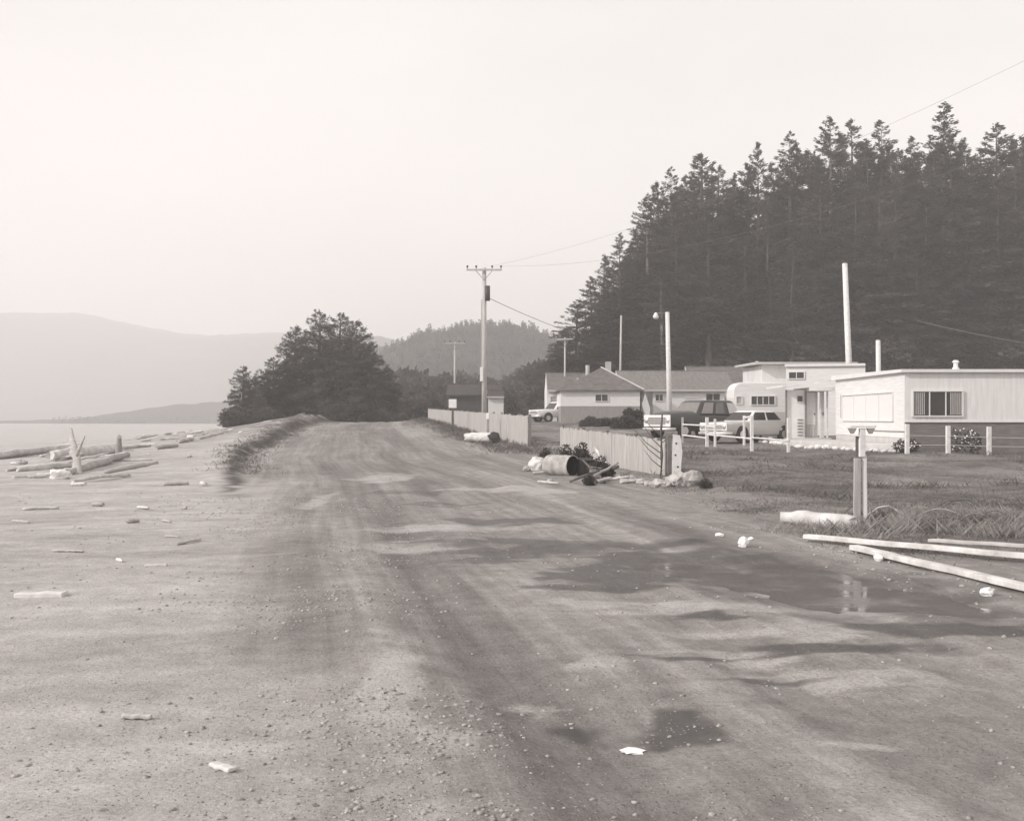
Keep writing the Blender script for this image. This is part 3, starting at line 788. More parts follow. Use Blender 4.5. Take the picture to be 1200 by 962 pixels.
# ------------------------------------------------------------------ houses
def window(parent, cx, z0, z1, w, y, face='y', panes=2, glass='glass', fr='trim', t=.05):
    """window on a wall; face 'y': wall at local y looking to -y. face 'x': wall at local x=y looking to -x"""
    f = MB(); p = MB(); h = z1 - z0; cz = (z0 + z1) / 2
    def bx(mb, u, v, su, sv, d, o):
        if face == 'y': mb.box((u, y - o, v), (su, d, sv))
        else: mb.box((y - o, u, v), (d, su, sv))
    bx(f, cx, z0 - t / 2, w + 2 * t, t, .07, .035); bx(f, cx, z1 + t / 2, w + 2 * t, t, .07, .035)
    for s in (-1, 1): bx(f, cx + s * (w / 2 + t / 2), cz, t, h, .07, .035)
    for k in range(1, panes): bx(f, cx - w / 2 + w * k / panes, cz, t * .8, h, .05, .025)
    fo = f.build('window', fr, parent)
    bx(p, cx, cz, w, h, .02, .008)
    p.build('pane', glass, fo)
    return fo

# house with a hipped roof, two-tone front
Yh1 = 90.0
def house_hip():
    x0, x1 = wx(657, Yh1), wx(750, Yh1); w = x1 - x0; dpt = 7.5
    zb = gz((x0 + x1) / 2, Yh1) - .15
    t = thing('house', 'small house with hipped roof, white upper and grey lower front wall', 'house', (x0, Yh1, zb))
    ze = wz(457, Yh1) - zb; zm = wz(476, Yh1) - zb
    MB().span(0, w, 0, dpt, zm, ze).build('upper_wall', 'cream_wall', t)
    MB().span(.01, w - .01, .012, dpt - .01, -.4, zm - .003).build('lower_wall', 'grey_lower', t)
    zr = wz(431, Yh1 + 3) - zb; o = .3; rx = wx(704, Yh1 + 3) - x0
    MB().add([(-o, -o, ze), (w + o, -o, ze), (w + o, dpt + o, ze), (-o, dpt + o, ze), (rx, 2.6, zr), (rx, dpt - 1.5, zr),
              (-o, -o, ze - .1), (w + o, -o, ze - .1), (w + o, dpt + o, ze - .1), (-o, dpt + o, ze - .1)],
             [(0, 1, 4), (1, 2, 5, 4), (2, 3, 5), (3, 0, 4, 5), (0, 6, 7, 1), (1, 7, 8, 2), (2, 8, 9, 3), (3, 9, 6, 0), (6, 9, 8, 7)]).build('roof', 'roof_shingle', t)
    MB().tube([(w + o, -o, ze + .03), (rx, 2.6, zr + .03)], .07, 6).build('ridge_cap', 'grey_wall', t)
    window(t, wx(705, Yh1) - x0, wz(470, Yh1) - zb, wz(462.5, Yh1) - zb, .95, 0, panes=2)
    ch = MB().span(rx + .5, rx + .95, 4.2, 4.65, zr - .9, zr + .55).build('chimney', 'grey_wall', t)
    ch2 = MB().tube([(rx - 1.0, 4.0, zr - .9), (rx - 1.0, 4.0, zr + .25)], .17, 10).build('chimney', 'grey_wall', t)
    MB().tube([(rx - 1.9, 2.0, ze + .5), (rx - 1.9, 2.0, ze + 1.0)], .09, 8).build('vent_pipe', 'grey_wall', t)
    return t
house_hip()

def gable_house(name, label, px0, px1, Y, eave, ridge, wallbot, dpt, roof_px, m_wall, m_roof, wins=(), over=.35, trim='grey_wall'):
    x0, x1 = wx(px0, Y), wx(px1, Y); w = x1 - x0
    zb = gz((x0 + x1) / 2, Y) - .15
    t = thing(name, label, 'house', (x0, Y, zb))
    ze = wz(eave, Y) - zb; zr = wz(ridge, Y + dpt / 2) - zb
    MB().prism([(0, -.4), (dpt, -.4), (dpt, ze), (dpt / 2, zr - .12), (0, ze)], 'x', 0, w).build('wall', m_wall, t)
    ra, rb = wx(roof_px[0], Y + dpt / 2) - x0, wx(roof_px[1], Y + dpt / 2) - x0
    k = (zr - ze) / (dpt / 2)
    lo = ze - over * k + .06
    MB().prism([(-over, lo), (dpt / 2, zr), (dpt + over, lo), (dpt + over, lo - .12), (dpt / 2, zr - .12), (-over, lo - .12)], 'x', ra, rb).build('roof', m_roof, t)
    MB().span(ra, rb, -over - .03, -over, lo - .16, lo + .0).build('fascia', trim, t)
    MB().prism([(-over - .02, lo + .03), (dpt / 2, zr + .03), (dpt / 2, zr - .2), (-over - .02, lo - .2)], 'x', ra - .05, ra - .003).build('barge_board', trim, t)
    MB().tube([(ra, dpt / 2, zr + .02), (rb, dpt / 2, zr + .02)], .06, 6).build('ridge_cap', m_roof, t)
    for (wp, za, zc, ww, panes, gl) in wins:
        window(t, wx(wp, Y) - x0, wz(za, Y) - zb, wz(zc, Y) - zb, ww, 0, panes=panes, glass=gl)
    return t
gable_house('house', 'long white house with a low dark pitched roof and three small windows', 765, 849, 97, 455.5, 435, 480, 8.5, (722, 851), 'cream_wall', 'roof_metal',
            [(772.5, 469.5, 462.5, .6, 2, 'glass'), (811, 466, 461, 1.2, 2, 'pale_curtain'), (835.5, 469, 461.5, 1.15, 2, 'glass')])
gable_house('house', 'house with the highest pitched roof, partly hidden behind the camper', 824, 880, 106, 450, 430, 475, 7, (803, 878), 'grey_wall', 'roof_shingle', [(858, 466, 458, 1.0, 2, 'glass')])
gable_house('house', 'low house with grey roof behind the parked white pickup', 641, 700, 100, 456, 437.5, 480, 7.5, (640, 700), 'cream_wall', 'roof_shingle', [(652, 472, 465, 1.0, 2, 'curtain')])
gable_house('house', 'far house with a dark roof beyond the board fence', 530, 588, 128, 462, 450, 480, 8, (525, 563), 'roof_dark', 'roof_dark', [], trim='roof_dark')
gable_house('shed', 'small white-fronted shed beside the tall crossarm pole', 572, 590, 118, 464, 457.5, 475, 4, (571, 591), 'cream_wall', 'roof_dark', [])['category'] = 'shed'

# ------------------------------------------------------------------ white trailer home
def trailer_home():
    X0, Y0 = 15.0, 44.0; Lx, Ly = 9.0, 9.4
    zb = gz(X0, Y0) - .02
    t = thing('trailer_home', 'white flat-roofed mobile home with dark skirting at the right', 'trailer', (X0, Y0, zb))
    zr = wz(436.5, Y0) - zb; zs = wz(494, Y0) - zb; zl = wz(513, Y0) - zb
    # front and long side are separate claddings of one shell
    MB().span(.0, .06, 0.06, Ly, zl, zr).build('side_wall', 'white_siding', t)
    MB().span(0, Lx, 0, .06, zs, zr).build('front_wall', 'pale_front', t)
    MB().span(.07, Lx, .07, Ly, .0, zr - .01).build('shell', 'grey_wall', t)
    MB().span(.03, Lx, .02, .068, -.4, zs - .004).build('skirting', 'skirt', t)
    MB().span(.02, .066, .07, Ly, -.4, zl - .004).build('side_skirting', 'concrete', t)
    MB().add([(-.18, -.16, zr + .004), (Lx, -.16, zr + .004), (Lx, Ly + .1, zr + .004), (-.18, Ly + .1, zr + .004),
              (-.18, -.16, zr + .12), (Lx, -.16, zr + .12), (Lx, Ly + .1, zr + .22), (-.18, Ly + .1, zr + .22)],
             [(0, 3, 2, 1), (4, 5, 6, 7), (0, 1, 5, 4), (1, 2, 6, 5), (2, 3, 7, 6), (3, 0, 4, 7)]).build('roof', 'trim', t)
    MB().span(-.02, Lx, -.03, -.002, zs - .03, zs + .03).build('trim_strip', 'trim', t)
    MB().span(-.025, -.003, .0, Ly * .42, wz(506, Y0) - zb - .02, wz(506, Y0) - zb + .02).build('trim_strip', 'board_edge', t)
    # wide curtained window on the sunny long side
    ya, yb = X0 * F / (1047 - 600) - Y0, X0 * F / (988 - 600) - Y0
    window(t, (ya + yb) / 2, wz(492, 47.5) - zb, wz(461.5, 47.5) - zb, yb - ya, 0, 'x', 4, 'pale_curtain', 'trim', .06)
    MB().box((-.02, yb + .22, (wz(476, 52) - zb)), (.03, .22, 1.05)).build('shutter', 'curtain', t)
    # front window with dark curtains
    xa, xb = wx(1070, Y0) - X0, wx(1127, Y0) - X0
    window(t, (xa + xb) / 2, wz(487, Y0) - zb, wz(459, Y0) - zb, xb - xa, 0, 'y', 3, 'glass', 'trim', .05)
    cu = MB(); cv = MB()
    for q in np.linspace(xa + .03, xa + .42, 6): cu.tube([(q, -.022, wz(486, Y0) - zb), (q, -.022, wz(460, Y0) - zb)], .025, 5)
    for q in np.linspace(xb - .42, xb - .03, 6): cv.tube([(q, -.022, wz(486, Y0) - zb), (q, -.022, wz(460, Y0) - zb)], .025, 5)
    cu.build('curtain', 'curtain', t); cv.build('curtain', 'curtain', t)
    MB().tube([(wx(1120, 47) - X0, 3, zr + .1), (wx(1120, 47) - X0, 3, zr + .3), (wx(1120, 47) - X0, 3, zr + .34), (wx(1120, 47) - X0, 3, zr + .52), (wx(1120, 47) - X0, 3, zr + .53), (wx(1120, 47) - X0, 3, zr + .62)],
              [.15, .14, .09, .09, .15, .08], 10).build('chimney', 'post_white', t)
trailer_home()

# porch and entrance at the far end of the long side
def porch():
    X0, Y0 = wx(921, 54.5), 54.5; w = 14.95 - X0; zb = gz(X0, Y0)
    t = thing('porch', 'white enclosed porch with doors beside the trailer', 'porch', (X0, Y0, zb))
    zt = wz(457, Y0) - zb; zf = wz(513, Y0) - zb
    MB().span(-.15, w, -.6, 3.0, -.3, zf).build('deck', 'concrete', t)
    MB().box((.30, .9, zt + .22), (1.35, 3.4, .10), 0, 0, -.10).build('awning', 'trim', t)
    MB().box((1.5, .75, zt + .02), (1.15, 3.2, .16)).build('roof', 'trim', t)
    MB().span(.02, .90, .02, .1, zf, zt).build('side_panel', 'white_paint', t)
    MB().span(.92, 1.58, .30, .36, zf, zt).build('back_wall', 'white_paint', t)
    d = MB().span(.98, 1.46, .22, .29, zf + .02, zt - .1).build('door', 'white_siding', t)
    MB().box((1.40, .2, (zf + zt) / 2), (.05, .06, .1)).build('handle', 'wire', d)
    MB().span(1.02, 1.42, .2, .218, zf + .06, zf + .62).build('door_panel', 'grey_wall', d)
    d2 = MB().span(1.72, w - .14, .16, .22, zf + .02, zt).build('door', 'white_siding', t)
    MB().box((1.8, .13, (zf + zt) / 2), (.05, .06, .1)).build('handle', 'wire', d2)
    for x in (0.0, .93, 1.62, w - .05): MB().box((x, -.05, (zf + zt) / 2), (.07, .07, zt - zf)).build('post', 'post_white' if x > 1 else 'board_edge', t)
    la = MB()
    for z in np.linspace(zf + .12, zf + .85, 6): la.box((.68, -.004, z), (.26, .03, .05))
    la.build('lattice', 'board_edge', t)
    window(t, .66, zt - .55, zt - .28, .26, .02, 'y', 1, 'glass', 'trim', .03)
    MB().box((w - .3, -.3, zt + .38), (.7, .8, .06), 0, 0, -.12).build('door_hood', 'trim', t)
porch()

def back_buildings():
    Y = 63.0; x0, x1 = wx(921, Y), wx(1010, Y); zb = gz(x0, Y) - .1
    t = thing('cabin', 'white flat-topped cabin with a small dark window behind the porch', 'cabin', (x0, Y, zb), -.28)
    zt = wz(430, Y) - zb
    MB().span(0, x1 - x0, 0, 5, -.3, zt).build('wall', 'white_siding', t)
    MB().span(-.06, x1 - x0, -.14, 5.1, zt + .003, zt + .14).build('roof', 'trim', t)
    window(t, wx(933, Y) - x0, wz(443.5, Y) - zb, wz(436.5, Y) - zb, .78, 0, panes=2)
    Y = 72.0; x0, x1 = wx(893, Y), wx(1000, Y); zb = gz(x0, Y) - .1; zt = wz(427.5, Y) - zb
    t = thing('flat_roofed_building', 'pale grey building with a thin overhanging flat roof behind the white cabin', 'building', (x0, Y, zb))
    MB().span(0, x1 - x0, 0, 6, -.3, zt).build('wall', 'pale_front', t)
    MB().box(((x1 - x0) / 2 - .2, 2.9, zt + .12), (x1 - x0 + .6, 7.0, .14), 0, .012).build('roof', 'grey_wall', t)
    MB().span(-.5, -.35, -.55, -.42, zt + .05, zt + .2).build('gutter_end', 'trim', t)
back_buildings()

# concrete walk with stones
def walk():
    pts = [(11.9, 54.0), (12.3, 50.0), (13.0, 47.0), (13.9, 45.0), (14.6, 43.9), (14.95, 43.8), (14.95, 53.9)]
    z = gz(13.4, 48)
    o = MB().prism([(p[0], p[1]) for p in pts], 'z', z - .5, z + .26).build('concrete_walk', 'concrete', None, bevel=.03)
    tag(o, 'pale raised concrete walk with a curved edge beside the trailer', 'walkway')
    n = 0
    for (a, b) in zip(pts[:4], pts[1:5]):
        for s in np.linspace(0, .85, 6):
            x = a[0] + (b[0] - a[0]) * s - .28 + random.uniform(-.08, .08); y = a[1] + (b[1] - a[1]) * s - .15; r = random.uniform(.07, .15)
            o = MB().blob((0, 0, 0), (r * 1.3, r, r * .8), n, 2, .35).build('edging_stone', 'post_white', None, True)
            o.location = (x, y, gz(x, y) + r * .4)
            tag(o, 'small white stone edging the curved concrete walk', 'stone', 'white stones edging the walk'); n += 1
walk()

# ------------------------------------------------------------------ cars
def loft(sections, n_cap=True):
    """sections: list of rings (same count)"""
    mb = MB(); k = len(sections[0]); vs = [p for s in sections for p in s]; fs = []
    for i in range(len(sections) - 1):
        for j in range(k): fs.append((i * k + j, i * k + (j + 1) % k, (i + 1) * k + (j + 1) % k, (i + 1) * k + j))
    fs.append(tuple(range(k))); fs.append(tuple((len(sections) - 1) * k + j for j in range(k)))
    return mb.add(vs, fs)
def ring(x, hw, z0, z1, rt=.12, rb=.06):
    r = min(rt, (z1 - z0) * .45, hw * .45); q = min(rb, (z1 - z0) * .4)
    return [(x, -hw + q, z0), (x, hw - q, z0), (x, hw, z0 + q), (x, hw + .01, (z0 + z1) / 2), (x, hw - r * .12, z1 - r), (x, hw - r * .45, z1 - r * .3), (x, hw - r * 1.3, z1),
            (x, 0, z1 + .02), (x, -hw + r * 1.3, z1), (x, -hw + r * .45, z1 - r * .3), (x, -hw + r * .12, z1 - r), (x, -hw - .01, (z0 + z1) / 2), (x, -hw, z0 + q)]
def car(name, label, cat, loc, rz, spec):
    t = thing(name, label, cat, loc, rz)
    body = loft([ring(*s) for s in spec['hull']]).build('body', spec['paint'], t, True)
    c = spec['cab']; zb, zt = c['zb'], c['zt']; bx0, bx1, tx0, tx1 = c['bx0'], c['bx1'], c['tx0'], c['tx1']; hb, ht = c['hb'], c['ht']
    rings = []
    for s, zz in ((0, zb), (.5, None), (.88, None), (1, zt)):
        zz = zb + (zt - zb) * s; u = s if s < 1 else 1.0; e = 0 if s < 1 else .10
        x0 = bx0 + (tx0 - bx0) * u + e; x1 = bx1 + (tx1 - bx1) * u - e; h = hb + (ht - hb) * u - e * .9; q = .14
        rings.append([(x0, -h + q, zz), (x0 + q, -h, zz), (x1 - q, -h, zz), (x1, -h + q, zz), (x1, h - q, zz), (x1 - q, h, zz), (x0 + q, h, zz), (x0, h - q, zz)])
    loft(rings).build('cabin', spec.get('roof', spec['paint']), t, False, bevel=.07)
    def P(end, s, y):   # point on windshield/rear plane
        b, tt = (bx1, tx1) if end else (bx0, tx0)
        h = hb + (ht - hb) * s
        return Vector((b + (tt - b) * s + (.012 if end else -.012), y * (h - .13), zb + (zt - zb) * s))
    for end, nm in ((1, 'windshield'), (0, 'rear_window')):
        s0, s1 = .12, .86
        a = [P(end, s0, -1), P(end, s0, 1), P(end, s1, 1), P(end, s1, -1)]
        MB().add(a + [p + Vector((-.03 if end else .03, 0, 0)) for p in a], [(0, 1, 2, 3), (4, 7, 6, 5), (0, 4, 5, 1), (1, 5, 6, 2), (2, 6, 7, 3), (3, 7, 4, 0)]).build(nm, spec['glass'], t)
    for sd in (-1, 1):
        for wi, (u0, u1) in enumerate(spec['side']):
            s0, s1 = .14, .84; a = []
            for s, u in ((s0, u0), (s0, u1), (s1, u1), (s1, u0)):
                x0 = bx0 + (tx0 - bx0) * s; x1 = bx1 + (tx1 - bx1) * s; h = hb + (ht - hb) * s
                a.append(Vector((x0 + (x1 - x0) * u, sd * (h + .012), zb + (zt - zb) * s)))
            MB().add(a + [p - Vector((0, sd * .03, 0)) for p in a], [(0, 1, 2, 3), (4, 7, 6, 5), (0, 4, 5, 1), (1, 5, 6, 2), (2, 6, 7, 3), (3, 7, 4, 0)]).build('side_window', (spec['sglass'][wi] if 'sglass' in spec else spec['glass']), t)
    R = spec['wr']; Wd = None
    for wxp in spec['wheels']:
        for sd in (-1, 1):
            y = sd * (spec['hw'] - .09)
            if Wd is None:
                w = MB().tube([(0, -.1, 0), (0, -.085, 0), (0, .085, 0), (0, .1, 0)], [R * .86, R, R, R * .86], 20).build('wheel', 'tyre', t)
                MB().tube([(0, -.115, 0), (0, .115, 0)], R * .55, 16).build('rim', 'chrome', w); Wd = w
                w.location = (wxp, y, R)
            else:
                w = part_copy(Wd, t); w.location = (wxp, y, R)
            ar = MB().tube([(wxp, sd * (spec['hw'] - .12), R + .03), (wxp, sd * (spec['hw'] + .016), R + .03)], R * 1.17, 20).build('wheel_arch', 'drum_inside', t)
    fx = spec['front']; rx_ = spec['rear']; zf = spec['zf']
    MB().tube([(fx - .25, -spec['hw'] - .02, zf - .22), (fx + .07, -spec['hw'] + .12, zf - .22), (fx + .1, 0, zf - .22), (fx + .07, spec['hw'] - .12, zf - .22), (fx - .25, spec['hw'] + .02, zf - .22)], .085, 8).build('bumper', 'chrome', t, True)
    MB().tube([(rx_ + .25, -spec['hw'] - .02, zf - .22), (rx_ - .06, -spec['hw'] + .12, zf - .22), (rx_ - .06, spec['hw'] - .12, zf - .22), (rx_ + .25, spec['hw'] + .02, zf - .22)], .08, 8).build('bumper', 'chrome', t, True)
    MB().box((fx + .022, 0, zf + spec['gh'] * .36), (.03, spec['hw'] * 1.2, spec['gh'] * .72)).build('grille_inset', spec.get('inset', 'grey_lower'), t)
    g = MB()
    for z in np.linspace(zf - .08, zf + spec['gh'] - .1, 5): g.box((fx + .03, 0, z), (.05, spec['hw'] * 1.2, .022))
    g.build('grille', 'chrome', t)
    MB().box((fx + .012, 0, zf + spec['gh'] * .4), (.03, spec['hw'] * 1.86, spec['gh'] + .12)).build('grille_panel', spec['panel'], t, bevel=.02)
    for sd in (-1, 1):
        MB().tube([(fx, sd * (spec['hw'] - .24), zf + spec['gh'] * .45), (fx + .06, sd * (spec['hw'] - .24), zf + spec['gh'] * .45), (fx + .075, sd * (spec['hw'] - .24), zf + spec['gh'] * .45)], [.13, .13, .06], 14).build('headlight', 'chrome', t, True)
        MB().box((rx_ - .01, sd * (spec['hw'] - .2), zf + .18), (.05, .22, .12)).build('tail_light', 'drum_inside', t)
    return t
wag = dict(paint='car_dark', glass='car_glass', sglass=('pale_curtain', 'car_glass', 'curtain'), hw=.96, wr=.36, wheels=(-1.5, 1.62), front=2.55, rear=-2.6, zf=.66, gh=.44, panel='car_white',
           hull=[(-2.6, .86, .42, .98, .1), (-2.45, .94, .36, 1.08), (-1.0, .97, .34, 1.12), (.4, .97, .34, 1.16, .2), (.75, .97, .34, 1.30, .34), (1.5, .95, .36, 1.30, .36), (2.15, .93, .4, 1.24, .36), (2.42, .91, .42, 1.16, .34), (2.55, .88, .45, 1.02, .2)],
           cab=dict(zb=1.10, zt=1.84, bx0=-2.5, bx1=.72, tx0=-2.15, tx1=.12, hb=.90, ht=.74), side=[(.05, .27), (.38, .60), (.67, .92)])
Yc = 60.0; X = wx(813, Yc)
car('station_wagon', 'dark station wagon with a white grille parked in front of the long house', 'car', (X, Yc, gz(X, Yc)), PI + math.radians(38), wag).scale = (1.05, 1.05, 1.06)
sed = dict(paint='car_light', roof='car_white', glass='glass', hw=.92, wr=.33, wheels=(-1.4, 1.45), front=2.4, rear=-2.45, zf=.60, gh=.24, panel='car_white',
           hull=[(-2.45, .80, .36, .80, .1), (-2.3, .88, .32, .90), (-1.2, .93, .28, .94), (.5, .93, .28, .95), (1.1, .92, .28, .94), (2.0, .90, .32, .90), (2.3, .88, .34, .86), (2.4, .84, .4, .80, .08)],
           cab=dict(zb=.92, zt=1.44, bx0=-1.5, bx1=1.0, tx0=-.95, tx1=.35, hb=.86, ht=.66), side=[(.06, .46), (.52, .94)])
Yc = 54.5; X = wx(878, Yc)
car('sedan', 'light grey sedan with a white roof parked behind the rail fence', 'car', (X, Yc, gz(X, Yc) + .05), PI + math.radians(36), sed)
pk = dict(paint='car_white', glass='glass', hw=.92, wr=.36, wheels=(-1.4, 1.45), front=2.3, rear=-2.4, zf=.72, gh=.26, panel='car_white',
          hull=[(-2.4, .88, .42, 1.02, .05), (-.4, .93, .38, 1.04, .08), (.7, .93, .38, 1.06), (1.7, .91, .38, 1.04), (2.2, .88, .42, 1.0), (2.3, .84, .48, .92)],
          cab=dict(zb=1.0, zt=1.68, bx0=-2.3, bx1=.9, tx0=-2.2, tx1=.4, hb=.86, ht=.74), side=[(.05, .6), (.70, .93)])
Yc = 96.0; X = wx(654, Yc)
car('pickup_truck', 'small white pickup beside the grey-roofed house', 'truck', (X, Yc, gz(X, Yc)), PI + math.radians(28), pk)

def camper():
    Y = 70.0; x0 = wx(859, Y); zb = gz(x0 + 2, Y)
    t = thing('camper_trailer', 'white rounded camper trailer behind the dark station wagon', 'camper', (x0, Y, zb))
    zt = wz(447.5, Y) - zb; zl = .45; L = 4.6
    def arc(cx, cz, r, a0, a1, n=6): return [(cx + r * math.cos(a0 + (a1 - a0) * i / n), cz + r * math.sin(a0 + (a1 - a0) * i / n)) for i in range(n + 1)]
    prof = [(.25, zl), (L - .25, zl)] + arc(L - .55, zt - .6, .55, 0, PI / 2) + arc(.6, zt - .6, .58, PI / 2, PI)[:-1] + [(.0, zt - .95)]
    prof = [(x, z - (.05 if z > zt - .02 and x > 2 else 0)) for x, z in prof]
    MB().prism(prof, 'y', 0, 2.2).build('shell', 'white_siding', t, bevel=.06)
    MB().span(.1, L - .1, -.02, -.002, .55, 1.2).build('lower_band', 'grey_wall', t)
    window(t, wx(894, Y) - x0, wz(474, Y) - zb, wz(464.5, Y) - zb, 1.4, 0, panes=4, glass='glass')
    window(t, wx(866, Y) - x0, wz(473, Y) - zb, wz(465, Y) - zb, .3, 0, panes=1, glass='curtain')
    for x in (2.0, 2.6):
        w = MB().tube([(x, -.03, .33), (x, .15, .33)], .33, 18).build('wheel', 'tyre', t); MB().tube([(x, -.045, .33), (x, .1, .33)], .17, 14).build('rim', 'chrome', w)
    MB().tube([(-1.1, 1.1, .5), (.25, .6, .5)], .05, 6).build('tow_bar', 'wire', t)
    MB().tube([(-.9, 1.1, 0), (-.9, 1.1, .55)], .05, 6).build('jack', 'wire', t)
camper()

# ------------------------------------------------------------------ board fences
def board_fence(label, a, b, h0, h1, corner=None, lean=0.0, seed=0):
    rd = random.Random(seed); A = Vector((a[0], a[1])); B = Vector((b[0], b[1])); Ln = (B - A).length; dr = (B - A) / Ln
    nrm = Vector((-dr.y, dr.x))
    if nrm.x > 0: nrm = -nrm       # faces the road (left)
    t = thing('board_fence', label, 'fence', (A.x, A.y, 0))
    rz = math.atan2(dr.y, dr.x); mb = MB(); s = 0
    while s < Ln - .05:
        w = rd.uniform(.14, .2); q = s + w / 2; p = dr * q; g = gz(A.x + p.x, A.y + p.y)
        top = h0 + (h1 - h0) * (s / Ln) + rd.uniform(-.05, .02)
        off = nrm * (.03 + rd.uniform(0, .008))
        mb.box((p.x + off.x, p.y + off.y, (top + g - .12) / 2), (w - rd.uniform(.004, .014), .022, top - g + .12), rz, 0, 0)
        s += w
    mb.build('board_panel', 'board', t)
    n = max(2, int(Ln / 2.4) + 1)
    for k in range(n):
        q = Ln * k / (n - 1); p = dr * q; g = gz(A.x + p.x, A.y + p.y); top = h0 + (h1 - h0) * (q / Ln)
        MB().box((p.x - nrm.x * .06, p.y - nrm.y * .06, (g - .4 + top + .06) / 2), (.1, .1, top + .46 - g), rz).build('post', 'board_edge', t)
    for fz in (.22, .82):
        r = MB(); pts = []
        for k in range(9):
            q = Ln * k / 8; p = dr * q; g = gz(A.x + p.x, A.y + p.y); top = h0 + (h1 - h0) * k / 8
            pts.append((p.x - nrm.x * .0, p.y - nrm.y * .0, g + (top - g) * fz))
        r.tube(pts, .035, 4).build('rail', 'board_edge', t)
    return t
board_fence('pale board fence nearer the camera beside the rubbish heap', (4.05, 30.2), (1.75, 41.2), wz(515, 30.2), wz(500, 41.2), seed=1)
board_fence('pale board fence running far along the road past the tall pole', (.72, 50.3), (-6.6, 91), wz(487, 50.3), wz(479, 91), seed=2)

# split board standing at the near fence end, thin sapling, end stake
x, y = 4.22, 29.6
o = MB().add([(-.11, 0, -.1), (.11, 0, -.1), (.13, 0, .35), (.16, 0, .62), (.12, 0, .95), (.10, 0, 1.06), (-.08, 0, 1.08), (-.10, 0, .6),
              (-.11, .04, -.1), (.11, .04, -.1), (.13, .04, .35), (.16, .04, .62), (.12, .04, .95), (.10, .04, 1.06), (-.08, .04, 1.08), (-.10, .04, .6)],
             [tuple(range(8))[::-1], tuple(range(8, 16))] + [(i, (i + 1) % 8, 8 + (i + 1) % 8, 8 + i) for i in range(8)])
t = thing('split_board', 'pale split board with dark painted holes standing at the near fence end', 'board', (x, y, gz(x, y)))
o.build('board', 'post_white', t)
kn = MB()
for kx, kz in ((0, .85), (-.02, .55), (.04, .25)): kn.tube([(kx, -.008, kz), (kx, .01, kz)], .025, 8)
kn.build('hole_mark', 'drum_inside', t)  # dark discs painted in for the shaded holes of the board
x, y = 3.75, 29.0
t = thing('sapling', 'bare thin dark sapling in front of the near board fence', 'sapling', (x, y, gz(x, y)))
MB().tube([(0, 0, -.1), (.02, 0, .6), (.0, 0, 1.2), (.03, 0, 1.62)], [.045, .04, .035, .02], 6, jit=.3).build('trunk', 'dark_wood', t)
tw = MB()
for a, z0, l in ((2.7, .5, .7), (2.4, .8, .6), (3.6, .3, .5), (.4, .9, .35), (2.9, 1.1, .4), (3.3, .65, .8)):
    tw.tube([(0, 0, z0), (math.cos(a) * l * .5, -.05, z0 + l * .35), (math.cos(a) * l, -.08, z0 + l * .9)], [.014, .010, .004], 4)
tw.build('twigs', 'dark_wood', t)

# ------------------------------------------------------------------ rubbish by the fence
def drum(px, py, Y, L, r, rz, label):
    X = wx(px, Y); z = gz(X, Y)
    t = thing('drum', label, 'drum', (X, Y, z), rz)
    n = 20; mb = MB()
    prof = [(-L / 2, r * .2), (-L / 2, r * .96), (-L / 2 + .03, r), (-L / 6, r), (-L / 6 + .02, r * 1.04), (-L / 6 + .05, r), (L / 6, r), (L / 6 + .02, r * 1.04), (L / 6 + .05, r), (L / 2 - .02, r), (L / 2, r * 1.03), (L / 2 + .012, r * 1.02), (L / 2 + .016, r * .96)]
    mb.tube([(p[0], 0, r * .9) for p in prof], [p[1] for p in prof], n, cap=False)
    mb.build('shell', 'drum', t, True)
    MB().tube([(L / 2 - .02, 0, r * .9), (-L / 2 + .06, 0, r * .9)], [r * .945, r * .945], n, cap=False).build('lining', 'drum_inside', t)
    MB().tube([(-L / 2 + .05, 0, r * .9), (-L / 2 + .07, 0, r * .9)], r * .94, n).build('end', 'drum_inside', t)
    return t
drum(657, 562, 31.5, .86, .29, -.75, 'open rusty drum lying in the rubbish heap by the near fence')
def boulder(px, py, sx, sy, sz, label, m='rock', seed=0, group=None, rough=.4, name='boulder', cat='rock'):
    X, Y = at(px, py); o = MB().blob((0, 0, 0), (sx, sy, sz), seed, 3, rough).build(name, m, None, False)
    o.location = (X, Y, gz(X, Y) + sz * .55); o.rotation_euler = (0, 0, seed)
    return tag(o, label, cat, group)
boulder(630, 551, .30, .28, .24, 'pale lumpy stump left of the open drum', 'driftwood', 3, name='stump', cat='stump')
boulder(795, 569, .28, .25, .20, 'squat pale boulder right of the split board', seed=5)
boulder(812, 569, .27, .22, .23, 'pointed pale boulder beside the squat one', seed=8)
boulder(774, 571, .24, .18, .12, 'flat pale rock at the foot of the split board', seed=9)
for k, (px, py) in enumerate([(722, 562), (731, 566), (742, 565), (712, 563), (752, 567), (702, 566), (690, 568), (617, 552), (645, 566), (760, 569)]):
    boulder(px, py, random.uniform(.08, .16), .12, random.uniform(.06, .1), 'fist-sized pale rubble stone below the near fence', 'rock', 20 + k, 'rubble stones below the near fence', name='rubble_stone')
